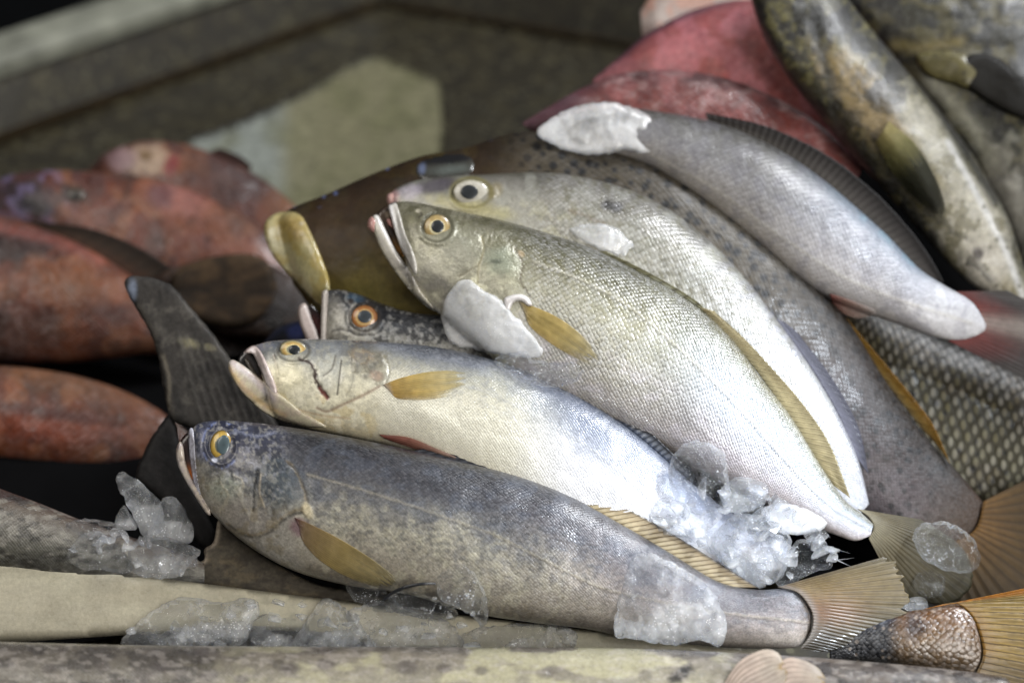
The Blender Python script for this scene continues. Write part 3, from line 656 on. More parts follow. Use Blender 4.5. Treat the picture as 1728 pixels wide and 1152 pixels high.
# ================================================================== F3 : big olive fish
P3 = pl(-.006); r3 = FISH('fish', 'large olive-backed pearly fish with pink chin tip and striped yellow back fin', 'fish', P3, 1050, 700, GR)
def paint3(p):
    p.grad([(-1, '#4e4c38'), (-.85, '#686650'), (-.6, '#86836a'), (-.3, '#a5a28c'), (.05, '#b2afa0'), (.45, '#b7b2a8'), (.8, '#c4bcb6'), (1, '#aaa096')], .1, 70)
    p.grad([(-1, '#76735c'), (-.8, '#8d9088'), (-.5, '#aab4c0'), (-.1, '#bcc4d0'), (.3, '#c8c8cf'), (.7, '#d2c9ca'), (1, '#c8bdb8')], .1, 60, 1, .45, .72)
    p.mottle(14, '#bdb8a4', .3, .5, .62, 3, 4, .8, mask=sstep(-.7, -.2, p.T) * (1 - sstep(.4, .6, p.S)))
    p.mottle(22, '#d8d0d8', .35, .5, .65, 7, 4, .8, mask=sstep(0, .4, p.T))
    hd = 1 - sstep(.2, .27, p.S)
    p.mottle(9, '#79766a', .35, .52, .64, 13, 4, mask=hd * (1 - sstep(-.2, .6, p.T)))
    p.mix('#bdb99e', hd * .4 * sstep(-.5, .2, p.T)); p.mottle(6, '#7c7862', .4, .53, .63, 22, 4, mask=hd); p.mottle(15, '#dcd8bc', .55, .5, .62, 25, 4, mask=hd * sstep(-.5, 0, p.T)); p.mottle(22, '#a39f8c', .4, .5, .64, 28, 3, mask=hd); p.mottle(10, '#58543e', .5, .53, .63, 35, 4, mask=(1 - sstep(-.9, -.4, p.T)))
    p.blob(780, 400, 36, 22, 15, '#8f8e78', .5, .7); p.blob(775, 425, 34, 30, 0, '#a9a89c', .5, .7, dh=1)
    p.blob(732, 450, 34, 22, 30, '#d6d2c0', .6, .7); p.blob(735, 478, 36, 14, 30, '#6f6c66', .65, .6, .6)
    p.blob(845, 440, 26, 22, 10, '#98a08e', .6, .7, dh=1.5); p.blob(838, 441, 10, 4, 0, '#5f6458', .7, .5, .6)
    p.line([(815, 430), (808, 445), (790, 458), (775, 466)], 2, '#8a846e', .7, -1.8); p.line([(812, 400), (816, 420), (808, 450), (806, 478)], 2.2, '#a09878', .6, -1.8)
    p.line([(868, 418), (876, 432), (882, 450), (878, 475), (888, 490), (896, 500)], 2.6, '#6c6450', .7, -.8, wob=3); p.blob(880, 428, 6, 4, 40, '#b8a07c', .6, .5)
    p.region([(700, 350), (800, 375), (868, 415), (880, 450), (876, 490), (850, 500), (780, 480), (720, 490), (680, 440)], 14, None, 0, .8, scale=.15)
    p.line([(706, 356), (712, 362), (707, 366)], 1.8, '#4a463a', .8, -1.5); p.blob(705, 356, 4, 3, 0, '#cfc8b4', .6)
    p.line([(672, 420), (700, 470), (730, 505), (780, 540)], 3, '#9c9686', .5, -1.5)
    ll = [(900, 440), (1000, 480), (1080, 530), (1160, 600), (1240, 680), (1320, 770), (1400, 850), (1470, 892)]
    p.line(ll, 2, '#d9d4c4', .5, 1); p.line([(x - 3, y + 4) for x, y in ll], 2, '#85827a', .4, -1)
    d = np.hypot((p.X - 737) / 26, (p.Y - 383) / 24.5); p.mix('#5c5a48', np.exp(-((d - 1) / .1) ** 2) * .7); p.H += 2 * np.exp(-((d - 1.15) / .15) ** 2)
    p.A = p.A * sstep(.2, .3, p.S)
b3 = Body('body', [(663,343,686,450,15),(678,340,696,486,32),(700,341,700,500,44),(740,349,742,530,56),(790,359,790,572,66),(850,372,845,615,74),(920,392,905,652,80),(1000,419,965,684,82),(1080,460,1030,712,82),(1160,506,1095,745,78),(1228,565,1165,785,72),(1285,638,1240,825,62),(1338,708,1310,860,50),(1385,785,1365,885,38),(1425,842,1412,903,22),(1455,866,1443,912,11),(1474,884,1469,904,3)],
  P3, r3, MS['f3'], paint3, ns=560, nf=170, nb=24, headdense=1.2, val=1.02)
make_eye(P3, r3, b3, 737.5, 383, 23.5, 22, [(0, '#d8d0a8'), (.5, '#d8cfa6'), (.62, '#a8905c'), (.85, '#9c8758'), (1, '#4c4430')], (738.5, 382, 11.2, 11.2), bulge=8, lift=-1, mat=EM, pmat=PM)
inflate('lower_jaw', [(628,368),(634,362),(642,368),(652,390),(668,422),(690,455),(712,492),(735,524),(715,514),(690,488),(664,455),(645,425),(632,395)], P3, MS['lip'], r3, body=b3, lift=-1, thick=7, rnd=8, res=2.5, base='#b8b2a0', back=.8,
  paint=lambda p: (p.line([(636,366),(650,392),(672,432),(700,470)], 5, '#dcdad8', .9, 1.5), p.line([(640,400),(665,440),(700,480)], 4, '#8f8a88', .6, -1), p.mottle(9, '#9f9890', .4)))
inflate('chin_tip', [(621,372),(628,365),(638,370),(640,385),(636,396),(627,392),(620,383)], P3, MS['lip'], r3, h0=6, thick=15, rnd=9, res=2.2, base='#b88c84', back=.8)
inflate('mouth', [(636,364),(656,346),(664,360),(672,400),(682,432),(670,424),(652,394)], P3, MS['lip'], r3, h0=-5, thick=4, rnd=9, res=3, base='#3a2c20', paint=lambda p: (p.mix('#b07c38', sstep(395, 425, p.Y)), p.blob(655, 362, 5, 6, 0, '#8c7c68', .8)))
inflate('tongue', [(652,370),(658,368),(664,376),(666,388),(660,384),(654,378)], P3, MS['lip'], r3, h0=3, thick=7, rnd=6, res=2.2, base='#b08078')
inflate('upper_jaw', [(655,348),(661,343),(669,343),(676,362),(684,392),(696,420),(704,448),(702,464),(692,452),(680,428),(668,396),(660,368)], P3, MS['lip'], r3, body=b3, lift=0, thick=5, rnd=5, res=2.5, base='#c2beb6',
  paint=lambda p: (p.line([(659,350),(668,385),(684,425)], 3, '#e4e2e2', .9, 1), p.line([(672,350),(682,385),(697,425)], 2, '#8a867a', .7, -1.5)))
inflate('pectoral_base', [(850,505),(862,498),(880,496),(893,503),(898,515),(890,516),(878,508),(866,512),(858,530),(852,522)], P3, MS['lip'], r3, body=b3, lift=2, thick=7, rnd=7, res=2.5, base='#d4cfcc')
fan('pectoral_fin', [(876,509),(900,517),(938,534),(975,560),(1012,600)], [(884,525),(896,552),(930,580),(968,602),(1004,618)], P3, r3, FM, [(0, '#ccc0a4'), (.12, '#c4ac68'), (.5, '#ccb470'), (1, '#ccc094')], body=b3, lift=1, bow=1, rays=15, seed=7, fade=.7)
make_fin('dorsal_fin', [(1180,518),(1215,555),(1268,615),(1322,690),(1368,762),(1402,815)], [(1205,525),(1255,570),(1313,632),(1362,690),(1402,752),(1435,840)], P3, r3, FS,
    [(0, '#8a8264'), (.4, '#b8ab84'), (.9, '#bcb08c'), (1, '#8c8058')], h0=2, h1=10, nu=260, nv=14, rays=36, ripple=1.4)
make_fin('spiny_dorsal_fin', [(1010,424),(1080,460),(1160,506),(1190,530)], [(1025,424),(1098,461),(1172,505),(1196,528)], P3, r3, FS, [(0, '#5c5a40'), (1, '#6a6648')], h0=2, h1=2, nu=60, nv=6, rays=9)
make_fin('tail_fin', [(1446,858),(1466,872),(1474,890),(1466,908)], [(1555,876),(1625,925),(1642,985),(1600,1020),(1520,1010)], P3, r3, FD, [(0, '#77705c'), (.3, '#544c38'), (1, '#383426')], h0=2, h1=-20, nu=160, nv=40, rays=18, jag=.05, seed=9)

# ================================================================== F4 : small head between
P4 = pl(-.024); r4 = FISH('fish', 'small grey fish head with gaping red mouth and orange eye, between two larger fish', 'fish', P4, 660, 620, GR)
def paint4(p):
    p.grad([(-1, '#44464c'), (-.6, '#66686c'), (-.3, '#9a9890'), (.2, '#b5b0a2'), (1, '#8f8a80')], .2, 40)
    p.mottle(10, '#34353a', .7, .5, .6, 3, 4); p.mottle(7, '#c9c8c4', .5, .54, .64, 8, 3)
    p.blob(600, 503, 16, 8, 10, '#5a7890', .7); p.blob(565, 545, 16, 40, 0, '#b8b3a6', .6, .6)
    p.line([(560, 560), (575, 556), (590, 560), (610, 565), (630, 566)], 2, '#4a4848', .7, -1.5, wob=4); p.line([(640, 560), (650, 545), (655, 520)], 2.4, '#3c3e44', .7, -1.5, wob=3)
    p.line([(600, 513), (592, 522), (590, 540)], 2.5, '#d8d4cc', .7, 1.5); p.blob(592, 508, 5, 5, 0, '#4a3c34', .8)
    d = np.hypot((p.X - 615) / 25.5, (p.Y - 535) / 23.5); p.mix('#4a4036', np.exp(-((d - 1) / .1) ** 2) * .8); p.H += 2 * np.exp(-((d - 1.15) / .15) ** 2)
    p.A = p.A * sstep(.3, .5, p.S)
b4 = Body('body', [(547,492,546,590,14),(558,489,556,612,30),(580,490,580,630,42),(610,498,610,645,50),(650,514,650,655,54),(700,528,700,665,54),(770,534,770,680,50),(820,548,840,690,40),(870,580,890,690,22)], P4, r4, MS['f1'], paint4, ns=260, nf=110, nb=16)
make_eye(P4, r4, b4, 615, 535, 23, 21, [(0, '#c8a860'), (.5, '#c8a060'), (.62, '#c0a470'), (.7, '#a87038'), (.92, '#8c5a2c'), (1, '#3c2c1c')], (615.5, 534, 12.4, 11.2), bulge=8, lift=-1, mat=EM, pmat=PM, pcol='#2a3034')
inflate('upper_jaw', [(543,495),(548,489),(554,492),(555,520),(554,560),(554,600),(541,600),(541,560),(542,520)], P4, MS['lip'], r4, h0=12, thick=10, rnd=6, res=2.5, base='#c8c0b8', paint=lambda p: p.line([(551, 495), (550, 590)], 1.2, '#6c5c54', .6, -1))
inflate('lower_jaw', [(502,527),(505,516),(511,511),(518,514),(526,536),(536,560),(545,590),(530,598),(516,572),(506,548)], P4, MS['lip'], r4, h0=4, thick=13, rnd=8, res=2.5, base='#b8aaa4', paint=lambda p: p.line([(516, 518), (530, 550), (542, 588)], 3, '#d8d0cc', .7, 1))
inflate('mouth', [(514,514),(526,512),(544,530),(546,600),(540,600)], P4, MS['lip'], r4, h0=-8, thick=4, rnd=8, res=3, base='#5a1e10', curve=False, paint=lambda p: p.mix('#180d0b', 1 - sstep(520, 560, p.Y)))

# ================================================================== F5 : pale fish with white eye
P5 = pl(-.028); r5 = FISH('fish', 'pale mottled fish with big white-ringed eye and pink nose behind the large olive fish', 'fish', P5, 1100, 520, GR)
def paint5(p):
    p.grad([(-1, '#5f5c50'), (-.8, '#85827a'), (-.5, '#a3a094'), (-.1, '#b3b0a4'), (.5, '#bab6a6'), (1, '#a9a59a')], .15, 60)
    p.grad([(-1, '#8f8f94'), (-.6, '#b0b0b4'), (-.1, '#c4c6cc'), (1, '#ccccd0')], .15, 60, 1, .5, .8)
    bd = sstep(.22, .3, p.S)
    p.mottle(11, '#6f6b50', .6, .5, .6, 3, 4, .7, mask=bd * (1 - sstep(.65, .9, p.S)))
    p.mottle(16, '#cfcba8', .35, .5, .62, 9, 3, .8, mask=(1 - sstep(.3, .5, p.S)) * sstep(-.7, -.2, p.T))
    p.mottle(24, '#a3a398', .4, .5, .64, 12, 3)
    p.blob(735, 314, 34, 12, -8, '#5c5660', .8, .5); p.blob(690, 325, 20, 12, -10, '#c4bcc8', .6); p.blob(662, 334, 12, 14, 0, '#c09a98', .9, .5, dh=2)
    p.blob(795, 350, 60, 14, 12, '#bdb478', .6, .6); p.blob(835, 322, 14, 12, -40, '#8a7c50', .6)
    p.blob(1032, 348, 18, 11, 10, '#2c2824', .9, .5, .7); p.line([(960, 355), (985, 362), (1000, 372), (1020, 378)], 3, '#7c6a4c', .6, -2, wob=4)
    p.line([(1000, 340), (1100, 400), (1200, 500), (1330, 660)], 2.5, '#8d8a80', .35, .8)
    d = np.hypot((p.X - 795) / 34, (p.Y - 325) / 25); p.mix('#8a824c', np.exp(-((d - 1) / .12) ** 2) * .7); p.H += 2 * np.exp(-((d - 1.15) / .15) ** 2)
    p.A = p.A * sstep(.2, .3, p.S)
b5 = Body('body', [(655,332,664,352,8),(670,317,680,380,22),(700,305,715,400,36),(750,298,765,430,50),(820,294,835,460,60),(900,291,905,490,66),(970,296,970,520,70),(1050,316,1030,560,72),(1120,348,1095,600,72),(1185,396,1150,640,70),(1245,455,1200,690,64),(1300,525,1255,740,56),(1360,608,1320,790,46),(1412,695,1370,830,34),(1448,775,1410,860,22),(1467,850,1440,880,8)],
  P5, r5, MS['f5'], paint5, ns=380, nf=110, nb=18, val=.86)
make_eye(P5, r5, b5, 795, 325, 32, 23, [(0, '#a8a494'), (.45, '#aaa698'), (.8, '#b4b0a4'), (.92, '#8c8870'), (1, '#5c563c')], (792, 324, 15.5, 12.5), bulge=9, lift=-1, ang=4, mat=EM, pmat=PM)
inflate('nose_tip', [(652,332),(660,325),(670,326),(673,338),(668,347),(656,347)], P5, MS['lip'], r5, h0=2, thick=13, rnd=9, res=2.5, base='#c49c94')
make_fin('dorsal_fin', [(1300,525),(1360,608),(1412,695),(1448,775)], [(1345,560),(1405,640),(1448,720),(1466,800)], P5, r5, FD, [(0, '#5a5a66'), (1, '#3c3c46')], h0=-4, h1=-10, nu=120, nv=10, rays=22)

# ================================================================== F6 : long brown speckled fish
P6 = pl(-.056); r6 = FISH('fish', 'long brown speckled fish with thick yellow lips and an orange back fin', 'fish', P6, 1000, 560, GR)
def paint6(p):
    p.grad([(-1, '#4a4030'), (-.8, '#6a5c48'), (-.3, '#84704e'), (.2, '#8f7c50'), (1, '#8f8460')], .2, 70)
    p.grad([(-1, '#4c4438'), (-.8, '#6c6455'), (-.3, '#847a6a'), (.2, '#8a8070'), (1, '#786f60')], .15, 60, 1, .26, .36)
    p.grad([(-1, '#3c342c'), (-.5, '#5c5250'), (0, '#746a6c'), (1, '#847a7c')], .15, 60, 1, .55, .8)
    bd = sstep(.28, .36, p.S)
    p.spots(21, 6.2, '#0c0908', .97, 3, .9, mask=bd * (1 - .55 * sstep(.55, .8, p.S)), ang=40)
    p.spots(13, 2.6, '#1c1818', .7, 5, .35, mask=bd, ang=50, ax=.7)
    p.spots(20, 6, '#121016', .9, 9, .45, mask=sstep(.72, .82, p.S) * (1 - sstep(.9, .96, p.S)), ang=30)
    p.mottle(30, '#6f6238', .5, .5, .62, 5, 4, mask=1 - sstep(.25, .33, p.S)); p.mottle(60, '#46301c', .55, .5, .65, 8, 3, mask=1 - sstep(.25, .34, p.S))
    p.blob(620, 500, 110, 60, 30, '#8c8450', .6, .8); p.blob(560, 400, 50, 60, 20, '#5c4430', .6, .8)
    p.spots(28, 5, '#8c98c4', .8, 13, .35, mask=(1 - sstep(.25, .3, p.S)) * (1 - sstep(-.97, -.8, p.T)))  # bluish window highlights painted as specks along the upper back
    p.mix('#5c4224', sstep(.9, .99, p.S) * .9)
    p.A = p.A * sstep(.28, .4, p.S)
b6 = Body('body', [(468,372,495,480,10),(490,352,535,530,50),(550,328,590,570,80),(630,293,680,600,95),(710,264,770,620,100),(790,248,860,630,104),(870,224,940,640,104),(960,225,1010,640,104),(1060,240,1080,650,104),(1160,285,1140,670,104),(1260,355,1190,700,100),(1350,440,1240,740,95),(1430,535,1300,790,86),(1500,650,1370,840,76),(1570,745,1440,880,54),(1620,800,1510,915,34),(1652,838,1585,925,18),(1668,862,1640,912,5)],
  P6, r6, MS['f6'], paint6, ns=420, nf=150, nb=18, val=.4, sat=1.1)
inflate('lips', [(446,380),(458,364),(480,357),(506,362),(522,388),(540,428),(556,476),(556,524),(532,512),(496,474),(462,434),(448,404)], P6, MS['bot'], r6, body=b6, lift=2, thick=10, rnd=26, res=4, base='#a89e70', back=2,
  paint=lambda p: (p.blob(495, 385, 30, 22, 30, '#a88844', .6, .6), p.line([(452,392),(480,440),(530,500)], 18, '#bcb490', .8, .5), p.line([(505,372),(525,420),(545,470)], 6, '#94844c', .5, -.5), p.mottle(18, '#a0883c', .5), p.spots(16, 5, '#c8d0e8', .8, 3, .35, mask=np.exp(-(((p.X-480)/26)**2+((p.Y-375)/14)**2)))))
inflate('eye', [(700,290),(708,272),(735,262),(770,258),(795,264),(802,280),(790,298),(750,306),(715,306)], P6, MS['lip'], r6, body=b6, lift=-2, thick=7, rnd=20, res=4, base='#34322c',
  paint=lambda p: (p.blob(750, 268, 52, 9, -4, '#0f0e10', .95, .3, .1), p.blob(760, 286, 30, 7, -6, '#626a66', .6, 1), p.blob(712, 285, 6, 9, 0, '#6c7898', .6)))  # pale shine on the eye is painted into its colour
make_fin('dorsal_fin', [(1405,520),(1450,590),(1500,652),(1552,718),(1590,760)], [(1430,538),(1482,600),(1532,660),(1574,716),(1603,781)], P6, r6, FM, [(0, '#7c6c4c'), (.4, '#8c7038'), (1, '#987028')], h0=12, h1=24, nu=120, nv=14, rays=10)
make_fin('tail_fin', [(1560,925),(1600,918),(1645,893),(1660,845)], [(1500,975),(1680,1045),(1810,960),(1800,775)], P6, r6, FD, [(0, '#5c421f'), (.4, '#46351b'), (1, '#2c2418')], h0=14, h1=0, nu=160, nv=30, rays=20, seed=4)

# ================================================================== F7 : grey fish with ice
P7 = pl(-.05); r7 = FISH('fish', 'smooth grey silver fish with black back fin, red-based tail and ice on its head', 'fish', P7, 1300, 470, GR)
def paint7(p):
    p.grad([(-1, '#4a4843'), (-.8, '#65635e'), (-.5, '#7c7a78'), (-.1, '#908e8e'), (.4, '#a5a09c'), (.8, '#b5aea6'), (1, '#a09890')], .1, 70)
    p.grad([(-1, '#7c8a98'), (-.85, '#848e9c'), (-.5, '#94969e'), (.2, '#b4b0b0'), (1, '#b8b2ae')], .12, 50, 1, .45, .7)
    p.mix('#d0ced0', sstep(.8, .92, p.S) * .7)
    p.mottle(18, '#7a7884', .3, .5, .64, 3, 3); p.mottle(12, '#88b0c0', .35, .5, .6, 6, 3, mask=sstep(.6, .7, p.S) * (1 - sstep(.8, .86, p.S)) * (1 - sstep(-.95, -.78, p.T)))
    p.line([(1100, 262), (1200, 315), (1320, 400), (1450, 480), (1640, 545)], 3, '#c4bfb4', .5, 1)
    p.blob(950, 225, 40, 30, 0, '#5a5854', .6)
b7 = Body('body', [(905,228,915,245,8),(935,205,950,255,26),(985,188,1000,262,40),(1050,182,1050,270,52),(1110,188,1105,290,60),(1180,200,1165,330,66),(1250,222,1225,375,70),(1320,256,1290,428,70),(1385,300,1345,472,66),(1445,350,1400,505,58),(1500,400,1450,525,48),(1550,452,1510,545,38),(1595,482,1570,566,24),(1632,503,1615,574,10),(1650,521,1644,568,5),(1664,548,1662,558,1.5)],
  P7, r7, MS['f7'], paint7, ns=320, nf=100, nb=16, val=.72)
make_fin('dorsal_fin', [(1195,206),(1250,224),(1320,258),(1385,302),(1445,352),(1500,402),(1548,452),(1570,468)], [(1190,190),(1290,212),(1390,258),(1470,318),(1530,380),(1568,430),(1590,470),(1592,476)], P7, r7, FD, [(0, '#4c4844'), (.5, '#34302e'), (1, '#1c1a1a')], h0=0, h1=6, nu=260, nv=12, rays=40, jag=.05)
make_fin('tail_fin', [(1612,492),(1645,515),(1654,545),(1640,562),(1600,575)], [(1700,490),(1790,540),(1800,600),(1780,640),(1730,640)], P7, r7, FD, [(0, '#5c2824'), (.35, '#482623'), (.6, '#383230'), (1, '#3a3734')], h0=2, h1=-4, nu=160, nv=30, rays=18, seed=6,
  paint=lambda p: p.mix('#9a948c', .5 * np.exp(-((p.S - .5) / .1) ** 2)))
fan('anal_fin', [(1400,495),(1430,505),(1465,518),(1482,525)], [(1405,512),(1425,530),(1450,537),(1478,532)], P7, r7, FM, [(0, '#8c5048'), (.4, '#a8887c'), (1, '#b4a8a0')], body=b7, lift=4, rays=8, nu=20, nv=24)
# spike in the middle of the tail root
# ================================================================== F8 : large scale fish
P8 = pl(-.088); r8 = FISH('fish', 'fish with large dark-edged scales in a net pattern at the right edge', 'fish', P8, 1620, 760, GR)
def paint8(p):
    p.grad([(-1, '#4c4636'), (-.5, '#70694f'), (0, '#8a8468'), (.6, '#96937c'), (1, '#5c5846')], .15, 60)
    p.mottle(60, '#6f6040', .5, .5, .62, 3, 3)
    p.spots(26, 6, '#14120f', .8, 3, .5)
Body('body', [(1340,430,1290,560,40),(1400,470,1350,640,60),(1480,505,1440,770,74),(1560,545,1520,850,80),(1650,585,1610,890,80),(1740,630,1700,920,76),(1850,690,1800,930,70),(1950,760,1900,940,40)], P8, r8, MS['f8'], paint8, ns=260, nf=110, nb=12, val=.48, sat=1.1)

# ================================================================== F9 : two rosy fish
P9 = pl(-.085); r9 = FISH('fish', 'dusky red fish whose arched back touches the grey silver fish and its ice', 'fish', P9, 1200, 220, GR)
def paint9(p):
    p.grad([(-1, '#5a3838'), (-.8, '#7a4540'), (-.5, '#80443c'), (0, '#884a42'), (1, '#9c6058')], .2, 60)
    p.mottle(40, '#a87474', .5, .5, .64, 3, 4); p.mottle(14, '#5c3034', .35, .52, .64, 6, 3); p.mottle(20, '#b09a98', .4, .58, .68, 9, 3, .4)
    p.mix('#6a4858', (1 - sstep(.12, .25, p.S)) * .7)
Body('body', [(880,208,890,218,5),(930,178,940,240,30),(990,145,1000,290,50),(1050,124,1070,330,60),(1150,119,1160,340,64),(1250,140,1250,340,60),(1340,182,1320,340,50),(1400,225,1390,340,30),(1455,285,1440,320,8)], P9, r9, MS['red'], paint9, ns=200, nf=80, nb=12, sat=1.0, val=.85)
P10 = pl(-.115); r10 = FISH('fish', 'brighter pink fish behind the dusky red fish, beside the spotted grouper', 'fish', P10, 1200, 120, GR)
def paint10(p):
    p.grad([(-1, '#6c3c44'), (-.85, '#8f4e50'), (-.5, '#a86662'), (0, '#9a5854'), (1, '#8c5050')], .2, 60)
    p.mottle(40, '#b87c84', .5, .5, .64, 3, 4); p.mix('#8c5a5c', sstep(.75, .9, p.S) * .6); p.mottle(16, '#7c4850', .3, .52, .64, 6, 3)
    p.mix('#54384a', (1 - sstep(.0, .12, p.T + 1)) * (1 - sstep(.4, .6, p.S)) * .7)
Body('body', [(1000,135,1010,160,8),(1050,92,1070,200,30),(1100,52,1130,240,50),(1180,14,1200,260,60),(1270,0,1290,280,60),(1370,20,1390,290,50),(1460,60,1460,280,30)], P10, r10, MS['red'], paint10, ns=200, nf=80, nb=12, sat=1.0)
P11 = pl(-.15); r11 = FISH('fish', 'pale pinkish white fish belly just peeking over the pink fish at the top edge', 'fish', P11, 1200, 60, GR)
Body('body', [(1080,20,1085,70,8),(1110,-20,1120,110,30),(1160,-50,1170,120,40),(1230,-60,1235,130,44),(1300,-50,1300,130,40),(1360,-20,1360,120,20)], P11, r11, MS['lip'], lambda p: (p.grad([(-1, '#a89890'), (-.3, '#c8b8b0'), (1, '#b09088')], .2, 40), p.mottle(20, '#d8a088', .5)), ns=100, nf=50, nb=10)

# ================================================================== groupers
PA = pl(-.075); rA = FISH('grouper', 'olive spotted grouper with tan throat and a dark pointed fin on its white belly', 'fish', PA, 1500, 250, GR)
def paintA(p):
    p.grad([(-1, '#33321f'), (-.7, '#6c6a52'), (-.3, '#928d78'), (.1, '#847748'), (.45, '#645c34'), (.75, '#2e2b1a'), (1, '#131209')], .25, 60)
    hd = 1 - sstep(.35, .5, p.S)
    p.mix('#4c4828', hd * .7); p.spots(24, 8, '#0c0b07', .95, 4, .8, mask=hd); p.mottle(16, '#8f8850', .55, .52, .6, 6, 3, mask=hd)
    p.blob(1440, 145, 34, 80, -40, '#8f7c4c', .95, .5, .5); p.blob(1470, 190, 34, 70, -38, '#93815a', .9, .6, .4)
    p.line([(1372, 40), (1390, 100), (1400, 150), (1412, 215)], 9, '#45443a', .8, -8)
    p.line([(1345, -10), (1420, 60), (1500, 120)], 12, '#55544a', .6)
    p.blob(1560, 210, 24, 80, -35, '#b4b0a0', .8, .6, .4); p.blob(1640, 390, 50, 90, -20, '#b5b0a0', .9, .6, .4); p.blob(1665, 450, 40, 50, 0, '#c4beb2', .7, .6)
    p.line([(1600, 240), (1660, 350), (1700, 430), (1725, 500)], 6, '#d8d8d8', .7)
    p.mottle(22, '#6b6440', .55, .55, .62, 11, 3, mask=sstep(.45, .6, p.S)); p.blob(1650, 428, 9, 10, 0, '#4c4038', .9)
    p.spots(18, 5, '#5c5638', .6, 12, .35, mask=sstep(.4, .6, p.S)); p.mottle(10, '#2c2a1c', .4, .55, .64, 17, 3, mask=hd); p.mottle(34, '#17150c', .8, .54, .62, 21, 3, mask=hd); p.mottle(26, '#2c2818', .7, .55, .63, 23, 3, mask=sstep(.1, .6, p.T)); p.line([(1480, 60), (1560, 150), (1620, 240), (1680, 340)], 8, '#1c1b12', .8, -5)
bA = Body('body', [(1380,-90,1255,-50,50),(1440,10,1283,50,70),(1505,90,1326,125,84),(1558,152,1385,198,92),(1602,208,1440,265,92),(1642,262,1494,325,84),(1676,320,1545,385,72),(1702,370,1596,440,56),(1722,430,1640,480,40),(1742,480,1690,510,24),(1760,520,1740,528,8)], PA, rA, MS['grp'], paintA, ns=300, nf=110, nb=14, val=.8, dent=13)
fan('pectoral_fin', [(1500,205),(1545,245),(1578,300),(1594,345),(1590,368)], [(1478,240),(1505,290),(1545,335),(1570,355),(1586,368)], PA, rA, FD, [(0, '#8f8455'), (.25, '#6c6840'), (.5, '#2c2c1e'), (1, '#1c1c16')], body=bA, lift=8, bow=14, rays=14)
PB = pl(-.115); rB = FISH('grouper', 'darker blotched grouper in the top right corner with a rounded black fin', 'fish', PB, 1700, 200, GR)
def paintB(p):
    p.grad([(-1, '#23221a'), (-.5, '#343220'), (0, '#3f3d2a'), (.5, '#444230'), (1, '#0c0b08')], .3, 60)
    p.mottle(34, '#77704a', .6, .52, .6, 3, 4); p.mottle(24, '#17160f', .8, .54, .62, 9, 4); p.mottle(50, '#a8a698', .6, .55, .64, 14, 3, mask=sstep(.4, .6, p.S))
    p.line([(1570, 140), (1620, 190), (1670, 260)], 16, '#a8a694', .9, 4); p.line([(1510, 75), (1560, 80), (1620, 70)], 12, '#93854c', .7)
    p.blob(1700, 360, 40, 90, -15, '#b0aca0', .8, .6, .5)
bB = Body('body', [(1700,-150,1390,-60,60),(1790,-60,1435,30,90),(1830,40,1520,130,100),(1850,140,1590,225,100),(1860,230,1650,300,90),(1870,320,1695,380,70),(1860,420,1735,470,40)], PB, rB, MS['grp'], paintB, ns=260, nf=100, nb=14, val=.7, dent=15)
inflate('pectoral_fin', [(1615,110),(1640,92),(1680,95),(1715,125),(1742,165),(1740,200),(1700,190),(1650,160),(1622,135)], PB, MS['dark'], rB, body=bB, lift=10, thick=6, rnd=14, res=5, base='#15130f', back=.3)
inflate('gill_flap', [(1545,95),(1585,85),(1630,92),(1660,120),(1640,150),(1600,140),(1560,125)], PB, MS['grp'], rB, body=bB, lift=5, thick=12, rnd=20, res=5, base='#5c5636', back=.3, paint=lambda p: p.spots(16, 5, '#2a2618', .8, 3, .6))

# ================================================================== red fish on the left
GL = 'red fish lying at the left of the tray'
def lp(depth, tilt=40): return Plane(tilt=tilt, at=(200, 500), depth=depth)
def redpaint(top, mid, low, seed, spot='#3a1a16'):
    def f(p):
        p.grad([(-1, top), (-.4, mid), (.3, mid), (1, low)], .3, 70)
        p.mottle(50, top, .6, .5, .62, seed, 4); p.mottle(46, '#b07c54', .45, .5, .62, seed + 4, 4); p.mottle(60, '#8c5028', .6, .48, .62, seed + 5, 3); p.mottle(26, spot, .35, .5, .66, seed + 7, 4); p.mottle(80, '#24140e', .75, .52, .66, seed + 9, 3)
    return f
L1 = lp(1.24); q = FISH('red_fish', 'rearmost red fish on the left with a pale blotch on its head', 'fish', L1, 330, 400, GL)
def pr1(p):
    redpaint('#5c3222', '#743e26', '#5e4226', 2)(p)
    p.blob(250, 268, 40, 26, 0, '#b8a088', .95, .5, .4); p.blob(205, 270, 24, 18, -20, '#a88c90', .8); p.blob(245, 262, 10, 9, 0, '#86683c', .9); p.blob(290, 278, 12, 18, 20, '#8c1c1c', .9)
    p.blob(380, 290, 60, 34, 20, '#4e3028', .7, .7); p.mix('#96683c', sstep(.75, .9, p.S) * .7)
Body('body', [(150,285,160,300,8),(180,258,190,330,30),(240,238,240,370,45),(310,243,310,400,50),(380,268,370,420,46),(440,300,430,420,34),(490,340,480,410,20),(525,375,515,400,6)], L1, q, MS['red'], pr1, ns=160, nf=60, nb=10, sat=.92, val=.82, dent=12)
make_fin('dorsal_fin', [(350,258),(385,270),(420,290)], [(372,250),(405,264),(425,280)], L1, q, FD, [(0, '#3c241e'), (1, '#2c1c18')], h0=4, h1=6, nu=40, nv=8, rays=8)
L2 = lp(1.215); q = FISH('red_fish', 'mottled red fish on the left with a dark purple snout and small sunken eye', 'fish', L2, 220, 520, GL)
